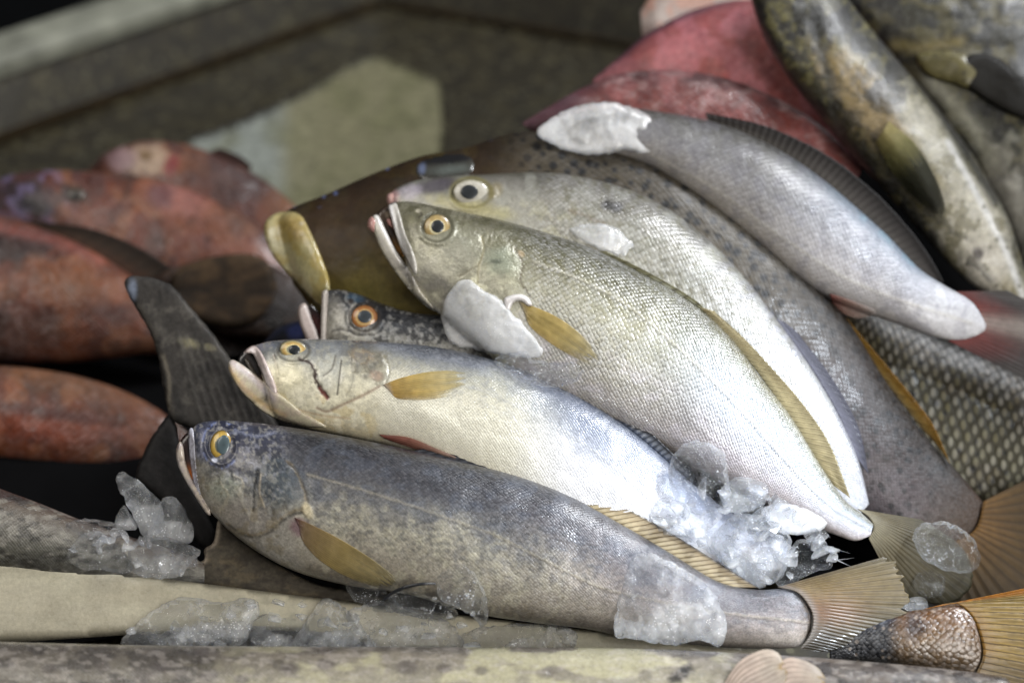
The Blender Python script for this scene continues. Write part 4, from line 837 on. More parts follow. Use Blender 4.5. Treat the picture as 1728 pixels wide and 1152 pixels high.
def pr2(p):
    redpaint('#5e3224', '#80462e', '#784828', 5)(p)
    p.blob(40, 335, 60, 36, 10, '#3c2430', .95, .6, .5); p.mottle(16, '#8c80a8', .6, .56, .62, 3, 3, mask=1 - sstep(60, 150, p.X)); p.blob(125, 328, 22, 14, 20, '#33302c', .95, .5, .4); p.blob(60,350,30,14,20,'#1a1016',.8)
    p.blob(300, 335, 50, 26, 10, '#b0786c', .8, .6); p.blob(385, 345, 12, 7, 20, '#33241e', .8); p.blob(420, 440, 60, 30, 20, '#a86c50', .7); p.blob(270, 330, 24, 20, 0, '#6c4c50', .7)
Body('body', [(-60,345,-50,355,8),(0,302,0,378,30),(70,288,60,410,46),(160,290,140,440,56),(240,298,210,480,62),(320,322,280,510,60),(390,352,350,530,54),(450,395,400,545,44),(490,450,450,560,30),(520,520,490,570,12)], L2, q, MS['red'], pr2, ns=220, nf=80, nb=10, sat=.92, val=.82, dent=12)
inflate('eye', [(108,330),(118,318),(135,318),(145,328),(138,340),(120,342)], L2, EM, q, h0=44, thick=8, rnd=12, res=4, base='#4a4238', paint=lambda p: p.blob(127, 330, 9, 7, 0, '#0c0b0b', .95))
inflate('lower_jaw', [(-40,360),(20,352),(90,378),(140,405),(100,415),(30,400),(-40,392)], L2, MS['red'], q, h0=20, thick=18, rnd=16, res=6, base='#3f2830')
L3 = lp(1.185); q = FISH('red_fish', 'big orange brown fish at the left edge with a dark olive fin on top', 'fish', L3, 60, 600, GL)
def pr3(p):
    redpaint('#70402a', '#703c20', '#4c2c1a', 8)(p); p.blob(120, 480, 70, 30, 10, '#8f6038', .6, .7); p.blob(20, 560, 90, 30, 0, '#5c3a28', .7); p.line([(0, 385), (90, 405), (170, 440)], 10, '#a06054', .6)
b = Body('body', [(-360,470,-360,510,10),(-260,400,-260,550,44),(-150,370,-150,580,62),(-60,362,-60,600,70),(20,368,10,612,74),(90,392,80,612,70),(160,425,150,610,60),(230,470,220,600,44),(290,520,280,590,24),(340,555,330,580,8)], L3, q, MS['red'], pr3, ns=200, nf=80, nb=10, sat=.92, val=.82, dent=12)
make_fin('dorsal_fin', [(20,378),(100,400),(180,440),(240,478)], [(40,372),(150,385),(230,415),(290,452)], L3, q, FD, [(0, '#4c3428'), (.5, '#33281f'), (1, '#241c17')], h0=8, h1=14, nu=80, nv=12, rays=10)
L4 = lp(1.16); q = FISH('red_fish', 'russet orange fish lowest on the left, just above a black gap', 'fish', L4, 100, 790, GL)
def pr4(p):
    redpaint('#6a4628', '#78401c', '#582412', 11)(p); p.blob(150, 650, 110, 24, 12, '#8f6648', .6, .7); p.blob(60, 720, 130, 24, 5, '#9c4c24', .6, .7); p.blob(100, 700, 90, 10, 8, '#4c1c14', .6, .7)
    p.mix('#a08068', sstep(.85, 1, p.T) * .6)
Body('body', [(-340,680,-340,710,10),(-240,640,-240,750,40),(-130,620,-130,766,58),(-40,616,-40,775,66),(40,620,40,785,66),(120,632,120,800,60),(190,652,190,816,50),(250,680,250,816,36),(300,715,300,800,18),(330,745,330,780,5)], L4, q, MS['red'], pr4, ns=200, nf=80, nb=10, sat=.92, val=.82, dent=12)
L5 = lp(1.225); q = FISH('red_fish', 'dark brownish red fish mostly hidden behind the upright charcoal tail', 'fish', L5, 340, 700, GL)
def pr5(p): redpaint('#54342a', '#6c3c2c', '#4c2c20', 14, '#1c100d')(p)
Body('body', [(140,585,150,610,10),(200,560,200,680,34),(280,548,270,730,44),(360,540,350,750,44),(440,560,420,750,30),(500,600,490,700,8)], L5, q, MS['red'], pr5, ns=140, nf=60, nb=10, sat=.92, val=.82, dent=12)
L6 = lp(1.2); q = FISH('red_fish', 'brown fish with dark streaked fin in shadow beside the upright charcoal tail', 'fish', L6, 400, 520, GL)
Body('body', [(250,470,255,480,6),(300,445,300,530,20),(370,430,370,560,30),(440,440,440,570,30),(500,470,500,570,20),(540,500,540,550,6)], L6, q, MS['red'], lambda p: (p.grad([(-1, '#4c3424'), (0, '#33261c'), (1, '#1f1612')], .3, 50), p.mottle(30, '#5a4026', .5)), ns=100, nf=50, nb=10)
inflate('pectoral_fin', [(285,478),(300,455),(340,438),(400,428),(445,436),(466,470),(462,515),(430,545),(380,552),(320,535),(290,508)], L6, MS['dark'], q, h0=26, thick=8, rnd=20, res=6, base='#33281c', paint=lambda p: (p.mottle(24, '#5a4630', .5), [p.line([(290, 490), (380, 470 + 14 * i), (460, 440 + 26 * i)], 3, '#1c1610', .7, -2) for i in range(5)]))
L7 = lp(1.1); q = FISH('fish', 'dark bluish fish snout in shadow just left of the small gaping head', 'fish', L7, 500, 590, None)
Body('body', [(445,578,450,592,8),(470,553,480,605,20),(510,541,520,625,26),(570,545,575,640,28),(640,560,640,650,20)], L7, q, MS['dark'], lambda p: (p.grad([(-1, '#3c4258'), (-.5, '#2c2e38'), (1, '#1c1a1c')], .2, 30), p.blob(500, 560, 14, 12, 0, '#4c5a9c', .6)), ns=100, nf=50, nb=10)

# ================================================================== charcoal tail and fin pieces
PT = pl(-.03); rT = FISH('dark_fish', 'charcoal fish with a big crescent tail standing upright behind the front fish head', 'fish', PT, 420, 780, None)
Body('body', [(330,700,320,800,20),(380,690,370,830,34),(440,700,430,850,40),(520,720,520,860,40),(600,740,600,860,30),(660,770,660,850,10)], pl(-.045), rT, MS['dark'], lambda p: (p.grad([(-1, '#2c2a28'), (1, '#141312')], .3, 40), p.mottle(20, '#3c3834', .4)), ns=100, nf=50, nb=10)
def ptl(p):
    p.mottle(26, '#54504a', .5, .52, .64, 3, 4); p.mottle(10, '#1c1b1a', .5, .54, .64, 7, 4, 3)
    p.blob(325, 580, 16, 7, 20, '#8a8468', .7, .5, .7); p.blob(352, 586, 10, 5, 20, '#7c765e', .6, .5, .7); p.blob(222, 490, 8, 16, 0, '#8a94a8', .6)
    for i in range(9): p.line([(300 + i * 14, 560 + i * 6), (322 + i * 14, 640), (350 + i * 15, 730)], 2.2, '#55524e', .5, 1.6)
    p.line([(275, 600), (285, 640), (284, 690)], 3, '#7c7466', .6)
inflate('tail_upper_lobe', [(210,478),(222,466),(250,467),(278,476),(300,492),(330,528),(362,566),(392,610),(420,652),(450,690),(470,720),(440,735),(380,730),(320,722),(288,704),(276,655),(266,600),(252,560),(240,535),(222,508)], PT, MS['dark'], rT, thick=8, rnd=16, res=4, base='#35322f', paint=ptl, noise=2)
inflate('tail_lower_lobe', [(284,700),(296,715),(306,760),(318,800),(340,850),(362,895),(356,925),(335,918),(310,880),(270,842),(232,812),(232,790),(252,745)], PT, MS['dark'], rT, h0=-4, thick=8, rnd=16, res=4, base='#1f1d1c', paint=lambda p: p.mottle(16, '#2f2c2a', .5, .5, .6, 4, 4, 3), noise=2)
PF = pl(-.006); rF = FISH('fish_fin', 'grey brown fin with pale ragged edge under the throat of the front fish', 'fin', PF, 450, 960, None)
def pfn(p):
    p.mottle(30, '#5c5240', .6, .5, .62, 3, 4, .5); p.mottle(16, '#2c2824', .5, .52, .62, 7, 4, .4)
    for i in range(6): p.line([(390 + i * 8, 905 + i * 13), (460 + i * 6, 945 + i * 9), (580, 985 + i * 4)], 2, '#3c362e', .5, -1)
    p.line([(368, 882), (362, 915), (344, 925), (345, 945), (318, 958), (300, 975)], 4, '#a89a88', .85, 1)
inflate('fin_blade', [(368,878),(378,884),(400,905),(440,935),(480,958),(525,980),(560,990),(640,1005),(680,1030),(600,1030),(500,1012),(400,998),(296,982),(300,970),(320,952),(344,944),(345,926),(360,914)], PF, MS['dark'], rF, thick=7, rnd=12, res=3.5, base='#4c463c', paint=pfn)

# ================================================================== mottled fish lower left
PM_ = pl(.0); rM = FISH('fish', 'slimy mottled grey fish at the lower left edge with crushed ice over its end', 'fish', PM_, 120, 960, None)
def pmf(p):
    p.grad([(-1, '#4c3a34'), (-.85, '#6c6054'), (-.3, '#77736a'), (.3, '#6c6a60'), (1, '#3c3a34')], .3, 50); p.mottle(26, '#9a968c', .6, .52, .62, 3, 4, .35); p.mottle(20, '#34312c', .6, .53, .63, 7, 4, .35)
Body('body', [(-120,790,-120,940,46),(-60,800,-60,955,50),(0,824,0,965,50),(70,850,70,975,46),(140,878,140,985,40),(220,905,220,990,30),(300,930,300,992,18),(345,950,345,985,6)], PM_, rM, MS['bot'], pmf, ns=200, nf=90, nb=12)

# ================================================================== beige strip, bottom fish
PBd = pl(.006)
def pbd(p):
    p.mottle(60, '#a09a88', .35, .48, .64, 3, 4, .25); p.mottle(18, '#a8a392', .3, .5, .66, 7, 4, .3); p.mottle(90, '#c4bfa8', .4, .5, .65, 9, 3, .4)
board = inflate('beige_strip', [(-90,926),(0,940),(250,972),(500,1004),(760,1035),(1040,1068),(1240,1090),(1300,1098),(1300,1112),(1000,1106),(640,1098),(615,1086),(520,1066),(400,1060),(210,1071),(60,1081),(-90,1088)], PBd, MS['lip'], None, thick=9, rnd=6, res=9, base='#b2ab96', curve=False, paint=pbd, back=1.2,
    tag=('long smooth beige strip with a straight upper edge running under the front fish', 'strip'))
PQ = Plane(off=.045, tilt=42); rQ = FISH('fish', 'long dark blotched pale fish along the bottom edge of the photo', 'fish', PQ, 700, 1200, None)
def pq(p):
    p.grad([(-1, '#5a544e'), (-.85, '#8a8274'), (-.5, '#9f9986'), (0, '#a09a86'), (1, '#8f8a78')], .14, 60)
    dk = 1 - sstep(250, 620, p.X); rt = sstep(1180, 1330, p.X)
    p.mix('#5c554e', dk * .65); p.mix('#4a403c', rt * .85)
    p.mottle(34, '#4a443e', .75, .5, .6, 3, 4, .55, mask=np.clip(dk + .25, 0, 1) * (1 - rt)); p.mottle(60, '#c0bb98', .6, .5, .62, 8, 3, .4, mask=(1 - dk) * (1 - rt))
    p.spots(64, 20, '#5c5450', .65, 4, .6, mask=(1 - rt) * (1 - sstep(880, 1000, p.X)), ax=.6); p.mottle(30, '#2c2422', .6, .5, .62, 12, 4, .3, mask=rt); p.mottle(26, '#7c7268', .6, .55, .64, 15, 4, .3, mask=rt)
    p.blob(1148, 1138, 20, 11, -30, '#1c1816', .9, .5, .6)
    p.mottle(14, '#b8b0a8', .35, .56, .64, 18, 3, .4)
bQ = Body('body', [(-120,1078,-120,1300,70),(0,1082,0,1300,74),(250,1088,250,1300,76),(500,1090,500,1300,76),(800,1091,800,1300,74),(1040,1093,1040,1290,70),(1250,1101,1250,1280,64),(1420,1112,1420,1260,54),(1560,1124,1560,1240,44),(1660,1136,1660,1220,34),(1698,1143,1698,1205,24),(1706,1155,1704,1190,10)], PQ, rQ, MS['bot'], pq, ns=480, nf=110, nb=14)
for k, (top, bot, sd) in enumerate([([(1215,1165),(1245,1118),(1285,1096),(1312,1100),(1322,1118)], [(1240,1200),(1270,1180),(1300,1170),(1325,1150),(1330,1130)], 3), ([(1290,1150),(1322,1112),(1352,1112),(1380,1126),(1396,1146)], [(1290,1200),(1330,1190),(1360,1180),(1385,1170),(1396,1156)], 5)]):
    fan('pelvic_fin', top, bot, PQ, rQ, FM, [(0, '#c8b4a4'), (.5, '#d4c2b4'), (.9, '#d8ccbc'), (1, '#b89c60')], h0=66 - 6 * k, fade=.1, bow=5, rays=9, seed=sd, nu=60, nv=40)

# ================================================================== yellow tail lower right
PY = pl(.012); rY = FISH('fish', 'fish tail in the lower right corner, brown scales ending in a stiff yellow orange fan', 'fish', PY, 1560, 1110, GR)
def py(p):
    p.grad([(-1, '#6c4a20'), (-.7, '#745430'), (0, '#755c3c'), (1, '#5c4a30')], .2, 40); p.mix('#26282e', 1 - sstep(1490, 1530, p.X)); p.blob(1545, 1055, 16, 20, 0, '#34201a', .8, .6, .5); p.spots(14, 4, '#b8a898', .5, 3, .5); p.line([(1450, 1052), (1500, 1038)], 10, '#4c5874', .7)
Body('body', [(1400,1075,1400,1120,14),(1450,1056,1450,1118,26),(1510,1035,1500,1122,34),(1570,1026,1560,1130,34),(1615,1019,1610,1136,28),(1645,1030,1650,1136,18),(1662,1075,1662,1120,6)], PY, rY, skin_mat('brown_scaled_skin', L=.004, W=.0036, dark=.6, glint=.12, bump=.4, grain=.5, gscale=500, metal=0, rnd=.6), py, ns=160, nf=80, nb=12)
make_fin('tail_fin', [(1560,1027),(1610,1017),(1640,1040),(1656,1080),(1658,1108),(1646,1138)], [(1740,990),(1800,1005),(1850,1050),(1870,1100),(1860,1150),(1840,1190)], PY, rY, FY, [(0, '#8c6830'), (.15, '#a08444'), (1, '#b09a5c')], h0=14, h1=12, nu=240, nv=40, rays=17, ripple=2, seed=6,
   paint=lambda p: (p.mix('#b8741c', (1 - sstep(.05, .2, p.S)) * .85), p.mix('#6c5c40', sstep(.75, .9, p.S) * .7)))

# ================================================================== ice pieces
GI = 'pieces of ice lying among the fish'
def ice(label, poly, plane, mat, seed=0, **k):
    k.setdefault('thick', 26); k.setdefault('rnd', 16); k.setdefault('res', 4); k.setdefault('facets', 6); k.setdefault('noise', 3)
    if mat is not ICEW: k.setdefault('smooth', False); k['res'] = max(k['res'], 7); k['noise'] = 4
    o = inflate('ice_piece', poly, plane, mat, None, seed=seed, tag=(label, 'ice', GI), **k); fix_normals(o); return o
ice('milky rounded ice slab leaning on the throat of the large olive fish', [(748,520),(758,492),(775,475),(795,474),(815,488),(838,500),(858,520),(880,545),(905,575),(915,600),(880,604),(840,598),(800,590),(765,582),(752,562),(745,540)], P3, ICEW, 1, body=b3, lift=6, thick=14, rnd=8, facets=4, fn=.35)
ice('milky ice wedge under the golden fin of the large olive fish', [(890,570),(930,590),(975,615),(1010,640),(1020,670),(990,690),(960,665),(930,625),(900,605)], P3, ICEW, 2, h0=30, thick=24, rnd=18)
ice('clear wet ice splinter on the cream fish back below the milky slab', [(834,604),(860,596),(885,592),(900,606),(930,612),(965,610),(982,625),(975,642),(940,652),(900,650),(868,636),(845,620)], P2, ICE, 3, h0=40, thick=26, rnd=14, facets=8)
ice('broad ice chunk standing on the front fish near its tail', [(1036,1062),(1042,1020),(1052,975),(1070,938),(1085,932),(1110,938),(1150,958),(1180,975),(1205,1000),(1222,1040),(1226,1070),(1215,1090),(1180,1082),(1130,1088),(1080,1078),(1045,1075)], P1, ICEM, 4, h0=50, thick=30, rnd=10, facets=5, res=3.5, fn=.35)
ice('small clear ice lump melting on the belly of the front fish', [(735,975),(745,950),(765,940),(790,950),(808,975),(820,1005),(822,1045),(812,1058),(790,1035),(765,1022),(742,1008)], P1, ICE, 5, h0=58, thick=22, rnd=14, facets=6)
ice('domed clear ice piece on the beige strip, leftmost of the front row', [(206,1088),(212,1070),(240,1040),(275,1018),(310,1006),(340,1010),(375,1016),(400,1010),(432,1010),(438,1030),(425,1055),(405,1090),(330,1098),(250,1096)], PBd, ICEF, 6, h0=8, thick=34, rnd=26, facets=5, back=.1)
ice('clear ice block on the beige strip next to the domed piece', [(405,1095),(420,1050),(440,1036),(480,1040),(520,1048),(515,1095),(460,1098)], PBd, ICEF, 7, h0=8, thick=24, rnd=12, back=.1)
ice('pointed clear ice block with a slanting left side, third in the front row', [(498,1095),(510,1055),(530,1025),(548,1010),(575,1018),(600,1040),(625,1075),(640,1096),(560,1099)], PBd, ICEF, 8, h0=8, thick=32, rnd=14, back=.1)
ice('bubbly low ice heap on the beige strip below the dark strand', [(585,1040),(610,1020),(650,1012),(700,1030),(740,1040),(770,1060),(780,1092),(700,1098),(630,1096)], PBd, ICEM, 9, h0=10, thick=22, rnd=16, back=.1, facets=8)
ice('thin flat ice sheet on the beige strip, rightmost of the front row', [(770,1075),(800,1060),(860,1052),(940,1054),(972,1065),(975,1082),(960,1095),(860,1097),(785,1096)], PBd, ICEF, 10, h0=8, thick=12, rnd=6, back=.1, facets=3)
ice('small smoky ice lump in the black gap under the front fish', [(583,985),(592,975),(612,980),(640,990),(655,1005),(640,1020),(610,1018),(590,1005)], P1, ICE, 11, h0=0, thick=20, rnd=12)
ice('bubbly glassy ice lump hanging below the belly of the front fish', [(655,1005),(690,995),(720,1000),(760,1020),(775,1040),(740,1048),(700,1040),(665,1030)], P1, ICE, 12, h0=20, thick=20, rnd=12, facets=8)
ice('tall thin ice blade standing upright left of the front fish', [(197,805),(208,795),(220,805),(236,812),(252,828),(270,845),(275,880),(262,912),(240,905),(225,870),(205,835)], PM_, ICEM, 13, h0=10, thick=16, rnd=8)
ice('rounded frosted ice disc leaning on the upright blade', [(250,905),(255,865),(270,845),(290,838),(310,855),(322,880),(327,908),(318,916),(290,912)], PM_, ICEM, 14, h0=12, thick=16, rnd=10)
ice('small frosted ice lump behind the foot of the upright blade', [(194,885),(200,862),(212,852),(224,872),(232,892),(215,895)], PM_, ICEM, 15, h0=4, thick=16, rnd=10)
ice('grey clear ice block on the beige strip edge at lower left', [(112,940),(125,915),(150,895),(175,900),(205,925),(222,955),(215,968),(170,962),(128,956)], PM_, ICE, 16, h0=40, thick=26, rnd=10)
ice('flat shiny ice piece behind the grey block at lower left', [(110,885),(140,876),(180,878),(205,890),(215,905),(180,908),(135,905)], PM_, ICE, 17, h0=36, thick=16, rnd=10)
ice('sparkling broken ice heap beside the ragged fin', [(215,930),(240,905),(275,905),(310,915),(338,930),(320,950),(300,972),(260,976),(225,965)], PM_, ICEM, 18, h0=30, thick=26, rnd=10, facets=9)
ice('frosty ice cap lying over the head of the grey silver fish', [(905,222),(930,200),(965,182),(1005,172),(1045,175),(1085,190),(1112,212),(1128,232),(1140,245),(1125,260),(1085,262),(1060,255),(1010,262),(960,255),(925,240)], P7, ICEW, 19, h0=44, thick=26, rnd=20, facets=7, res=5, fn=.6)
ice('milky ice wedge between the pale and the large olive fish', [(958,388),(985,378),(1030,380),(1060,400),(1085,425),(1060,440),(1020,425),(985,410)], P5, ICEW, 20, h0=66, thick=14, rnd=10)
# heap between the two silver fish
ice('round clear ice ball with swirls at the top of the heap between the bellies', [(1128,790),(1140,762),(1165,745),(1195,745),(1220,762),(1230,800),(1228,840),(1210,860),(1175,868),(1145,850),(1130,820)], P2, ICE, 21, h0=44, thick=40, rnd=34, facets=4)
ice('flat milky ice slab below the round ball', [(1095,860),(1120,838),(1160,850),(1205,855),(1222,865),(1200,890),(1160,905),(1120,905),(1098,885)], P2, ICEM, 22, h0=42, thick=24, rnd=14)
ice('milky ice piece to the right of the round ball', [(1215,830),(1240,805),(1275,808),(1300,825),(1290,850),(1255,865),(1225,862)], P2, ICEM, 23, h0=36, thick=26, rnd=14)
ice('grey clear ice splinter against the striped fin of the front fish', [(1145,905),(1165,894),(1185,896),(1205,920),(1212,938),(1190,930),(1160,915)], P1, ICE, 24, h0=4, thick=16, rnd=8)
ice('large cloudy ice mass above the striped fin near the front fish tail', [(1205,925),(1215,890),(1240,870),(1285,868),(1320,885),(1335,910),(1330,950),(1310,980),(1270,990),(1240,965)], P2, ICEM, 25, h0=32, thick=44, rnd=26, facets=7)
ice('long milky ice wedge under the tail of the large olive fish', [(1285,868),(1300,850),(1340,852),(1380,868),(1395,885),(1370,898),(1320,900)], P2, ICEW, 26, h0=30, thick=22, rnd=12)
ice('clear streaky ice chunk right of the cloudy mass', [(1310,985),(1325,940),(1345,910),(1375,915),(1400,940),(1405,955),(1370,968),(1335,985)], P2, ICE, 27, h0=20, thick=34, rnd=16, facets=8)
ice('blue white ice lump tucked between cloudy mass and striped fin', [(1190,905),(1205,895),(1235,910),(1260,940),(1285,975),(1290,992),(1262,985),(1225,955),(1200,930)], P2, ICEM, 28, h0=36, thick=26, rnd=16)
ice('grey crystal over the tail root of the large olive fish', [(1230,880),(1250,858),(1275,850),(1300,860),(1290,885),(1255,895)], P2, ICE, 29, h0=60, thick=20, rnd=10)
ice('wet ice lump on the tail of the large olive fish', [(1540,905),(1555,885),(1600,880),(1635,900),(1655,940),(1640,965),(1590,960),(1555,940)], P3, ICE, 30, h0=10, thick=30, rnd=22)
ice('small clear ice bit behind the front fish tail tip', [(1520,1025),(1535,1008),(1560,1008),(1568,1024),(1550,1030)], P3, ICEM, 31, h0=10, thick=14, rnd=8)
ice('clear ice chunk behind the front fish tail, above its tip', [(1540,990),(1545,965),(1575,955),(1600,975),(1590,1005),(1560,1008)], P3, ICE, 32, h0=-20, thick=24, rnd=12)

# dark strand
def tube(name, pts, hs, plane, r, mat, tag):
    q = catmull([(x, y, h) for (x, y), h in zip(pts, hs)], 40); V = []; F = []; n = 8
    C = plane.pt(q[:, 0], q[:, 1], q[:, 2] * U)
    for i, c in enumerate(C):
        t = C[min(i + 1, 39)] - C[max(i - 1, 0)]; t /= np.linalg.norm(t); a = np.cross(t, plane.n); a /= np.linalg.norm(a); b = np.cross(t, a)
        rr = r * (1 - .6 * abs(i / 39 - .4))
        for k in range(n): V.append(c + rr * (a * math.cos(k * 2 * math.pi / n) + b * math.sin(k * 2 * math.pi / n)))
    for i in range(39):
        for k in range(n): F.append([i * n + k, i * n + (k + 1) % n, (i + 1) * n + (k + 1) % n, (i + 1) * n + k])
    F.append(list(range(n))[::-1]); F.append([39 * n + k for k in range(n)])
    return mesh_obj(name, V, F, mat, None, np.tile(lin('#1c1e22'), (len(V), 1)), np.zeros(len(V)), np.zeros((len(V), 2)), tag=tag)
tube('strand', [(648,1012),(662,1000),(685,990),(710,985),(735,984)], [50,58,70,76,72], P1, .0009, MS['lip'], ('thin dark curved strand arching from the black gap to the melting ice lump', 'strand'))

# ================================================================== tray (setting)
def tray_mat():
    m, t, out = nt('speckled_stone_tray'); tc = N(t, 'ShaderNodeTexCoord')
    n1 = N(t, 'ShaderNodeTexNoise', i_Scale=60.0, i_Detail=6.0, i_Roughness=.7); n2 = N(t, 'ShaderNodeTexNoise', i_Scale=14.0, i_Detail=5.0); vo = N(t, 'ShaderNodeTexVoronoi', i_Scale=120.0)
    for n in (n1, n2, vo): t.links.new(tc.outputs['Object'], n.inputs['Vector'])
    c = ramp(t, n1.outputs[0], [(.3, '#0c0b06'), (.5, '#262216'), (.62, '#3a3522'), (.75, '#5a5540')])
    c = mixc(t, M(t, 'MULTIPLY', n2.outputs[0], .6), c, lc('#241e10'))
    c = mixc(t, M(t, 'MULTIPLY', M(t, 'LESS_THAN', vo.outputs['Distance'], .25), .4), c, lc('#6a6650'))
    b = N(t, 'ShaderNodeBsdfPrincipled'); t.links.new(c, b.inputs[0]); b.inputs['Roughness'].default_value = .45
    bp = N(t, 'ShaderNodeBump', i_Strength=.3, i_Distance=.001); t.links.new(n1.outputs[0], bp.inputs['Height']); t.links.new(bp.outputs[0], b.inputs['Normal'])
    t.links.new(b.outputs[0], out.inputs[0]); return m
def plain(name, col, rough=.5, sc=30, amt=.3, coat=0):
    m, t, out = nt(name); tc = N(t, 'ShaderNodeTexCoord'); n1 = N(t, 'ShaderNodeTexNoise', i_Scale=float(sc), i_Detail=5.0); t.links.new(tc.outputs['Object'], n1.inputs['Vector'])
    dk = tuple(x * (1 - amt) for x in lin(col)) + (1,); lt = tuple(min(1, x * (1 + amt)) for x in lin(col)) + (1,)
    c = ramp(t, n1.outputs[0], [(.3, dk), (.7, lt)]); b = N(t, 'ShaderNodeBsdfPrincipled'); t.links.new(c, b.inputs[0]); b.inputs['Roughness'].default_value = rough; b.inputs['Coat Weight'].default_value = coat; b.inputs['Specular IOR Level'].default_value = 0.5 if rough < .7 else 0.08
    bp = N(t, 'ShaderNodeBump', i_Strength=.3, i_Distance=.002); t.links.new(n1.outputs[0], bp.inputs['Height']); t.links.new(bp.outputs[0], b.inputs['Normal'])
    t.links.new(b.outputs[0], out.inputs[0]); return m
TM = tray_mat()
def fl(x, y, z=0.0): return Plane(point=(0, 0, z), tilt=0).pt(np.array(float(x)), np.array(float(y)))
A0 = fl(0, 236); A1 = fl(640, 6); B1 = fl(1130, 92)
d1 = (A1 - A0) / np.linalg.norm(A1 - A0); d2 = (B1 - A1) / np.linalg.norm(B1 - A1)
PA0 = A0 - d1 * .8; PB1 = B1 + d2 * 1.2
def struct(o): o['kind'] = 'structure'; return o
# floor
V = [PA0, A1, PB1, PB1 + np.array([.2, -2.2, 0]), PA0 + np.array([-.3, -1.2, 0])]
struct(mesh_obj('tray_floor', V, [[0, 4, 3, 2, 1]], TM, smooth=False))
def wall(name, P, Q, H, th, slope=.02):
    d = (Q - P) / np.linalg.norm(Q - P); o = np.array([-d[1], d[0], 0]);  # outward (away from the viewer)
    if o[1] < 0: o = -o
    z = np.array([0, 0, 1.]); n = 30; V = []; F = []
    prof = [(0, -.002), (slope, H - .008), (slope + .004, H - .002), (slope + .012, H), (slope + th - .01, H), (slope + th, H - .01), (slope + th, -.3)]
    for i in range(n + 1):
        c = P + (Q - P) * i / n
        for a, b in prof: V.append(c + o * (a + .001 * vnoise(np.array(i * .9), np.array(b * 60))) + z * b)
    k = len(prof)
    for i in range(n):
        for j in range(k - 1): F.append([i * k + j, (i + 1) * k + j, (i + 1) * k + j + 1, i * k + j + 1])
    return struct(mesh_obj(name, V, F, TM, smooth=False))
# height of the side so that its lip sits where it is seen
o1 = np.array([-d1[1], d1[0], 0]); o1 = -o1 if o1[1] < 0 else o1
pw = A0 + o1 * .02; r = ray(0, 112); s = np.dot(pw - EYE, o1) / np.dot(r, o1); HW = float((EYE + r * s)[2])
print('tray side height', HW, 'A0', A0, 'A1', A1, 'B1', B1)
wall('tray_side', PA0, A1 + d1 * .01, HW, .035); wall('tray_back', A1 - d2 * .01, PB1, HW, .035)
# pale lip on top of the side
lipm = plain('pale_stone_lip', '#77786c', .5, 40, .35); seam = plain('rusty_seam', '#241c10', .8, 60, .4)
def strip(name, P, Q, o, z, w, h, mat, n=40, vert=True):
    V = []; F = []
    for i in range(n + 1):
        c = P + (Q - P) * i / n; j = .002 * (vnoise(np.array(i * 1.3), np.array(2.)) - .5)
        for a, b in [(0, 0), (0, h), (w * .2, h * 1.3 + j), (w * .8, h * 1.3 + j), (w, h), (w, 0)]: V.append(c + o * (a + z[0]) + np.array([0, 0, b + z[1]]))
    for i in range(n):
        for j in range(5): F.append([i * 6 + j, (i + 1) * 6 + j, (i + 1) * 6 + j + 1, i * 6 + j + 1])
    return struct(mesh_obj(name, V, F, mat, smooth=False))
o2 = np.array([-d2[1], d2[0], 0]); o2 = -o2 if o2[1] < 0 else o2
strip('tray_rim', PA0, A1, o1, (.016, HW - .006), .044, .009, lipm)
strip('tray_seam', PA0, A1 - d1 * .004, -o1, (0, .0), .006, .004, seam); strip('tray_seam', A1 + d2 * .004, PB1, -o2, (0, .0), .006, .004, seam)
dark = plain('dark_backdrop', '#070809', .9)
gp = PA0 + np.array([-3, 0, 0])
struct(mesh_obj('ground', [(-6, -4, -.35), (6, -4, -.35), (6, 8, -.35), (-6, 8, -.35)], [[0, 1, 2, 3]], dark, smooth=False))
# daylight on the wet tray floor, painted as a pale patch
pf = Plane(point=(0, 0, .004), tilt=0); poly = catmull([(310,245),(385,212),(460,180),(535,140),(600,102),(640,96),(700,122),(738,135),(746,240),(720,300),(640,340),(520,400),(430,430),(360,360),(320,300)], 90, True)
wo_ = inflate('painted_daylight', [tuple(q_) for q_ in poly[::3]], pf, skin_mat('painted_daylight_stone', dark=0, glint=0, bump=.2, grain=.5, gscale=90, metal=0, rough=.3, vein=.1), thick=3, rnd=30, res=12, back=.2, base='#75725a',
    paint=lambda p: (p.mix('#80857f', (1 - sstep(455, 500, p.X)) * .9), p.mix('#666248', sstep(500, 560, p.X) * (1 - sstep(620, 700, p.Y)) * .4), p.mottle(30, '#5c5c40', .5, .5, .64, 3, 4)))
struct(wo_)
# added black mound: supports the heap, its black stands for shaded gaps
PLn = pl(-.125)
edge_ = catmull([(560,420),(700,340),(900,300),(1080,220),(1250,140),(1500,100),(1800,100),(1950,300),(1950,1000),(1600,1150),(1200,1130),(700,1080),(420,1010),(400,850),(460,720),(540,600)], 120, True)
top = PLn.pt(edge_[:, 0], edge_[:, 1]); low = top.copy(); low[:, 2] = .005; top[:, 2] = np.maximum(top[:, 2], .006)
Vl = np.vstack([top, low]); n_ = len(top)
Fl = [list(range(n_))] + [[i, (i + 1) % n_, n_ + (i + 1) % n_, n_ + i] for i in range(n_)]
LM = plain('gap_shade_black', '#060607', .95)
mesh_obj('shade_mound', Vl, Fl, LM, smooth=False, tag=('black mound added beneath the heaped fish to stand for shade in gaps', 'shade'))
pfl = Plane(point=(0, 0, .006), tilt=0); e2 = catmull([(-200,450),(100,520),(300,560),(470,560),(560,640),(560,1000),(300,1060),(-200,1050)], 60, True); v2 = pfl.pt(e2[:, 0], e2[:, 1])
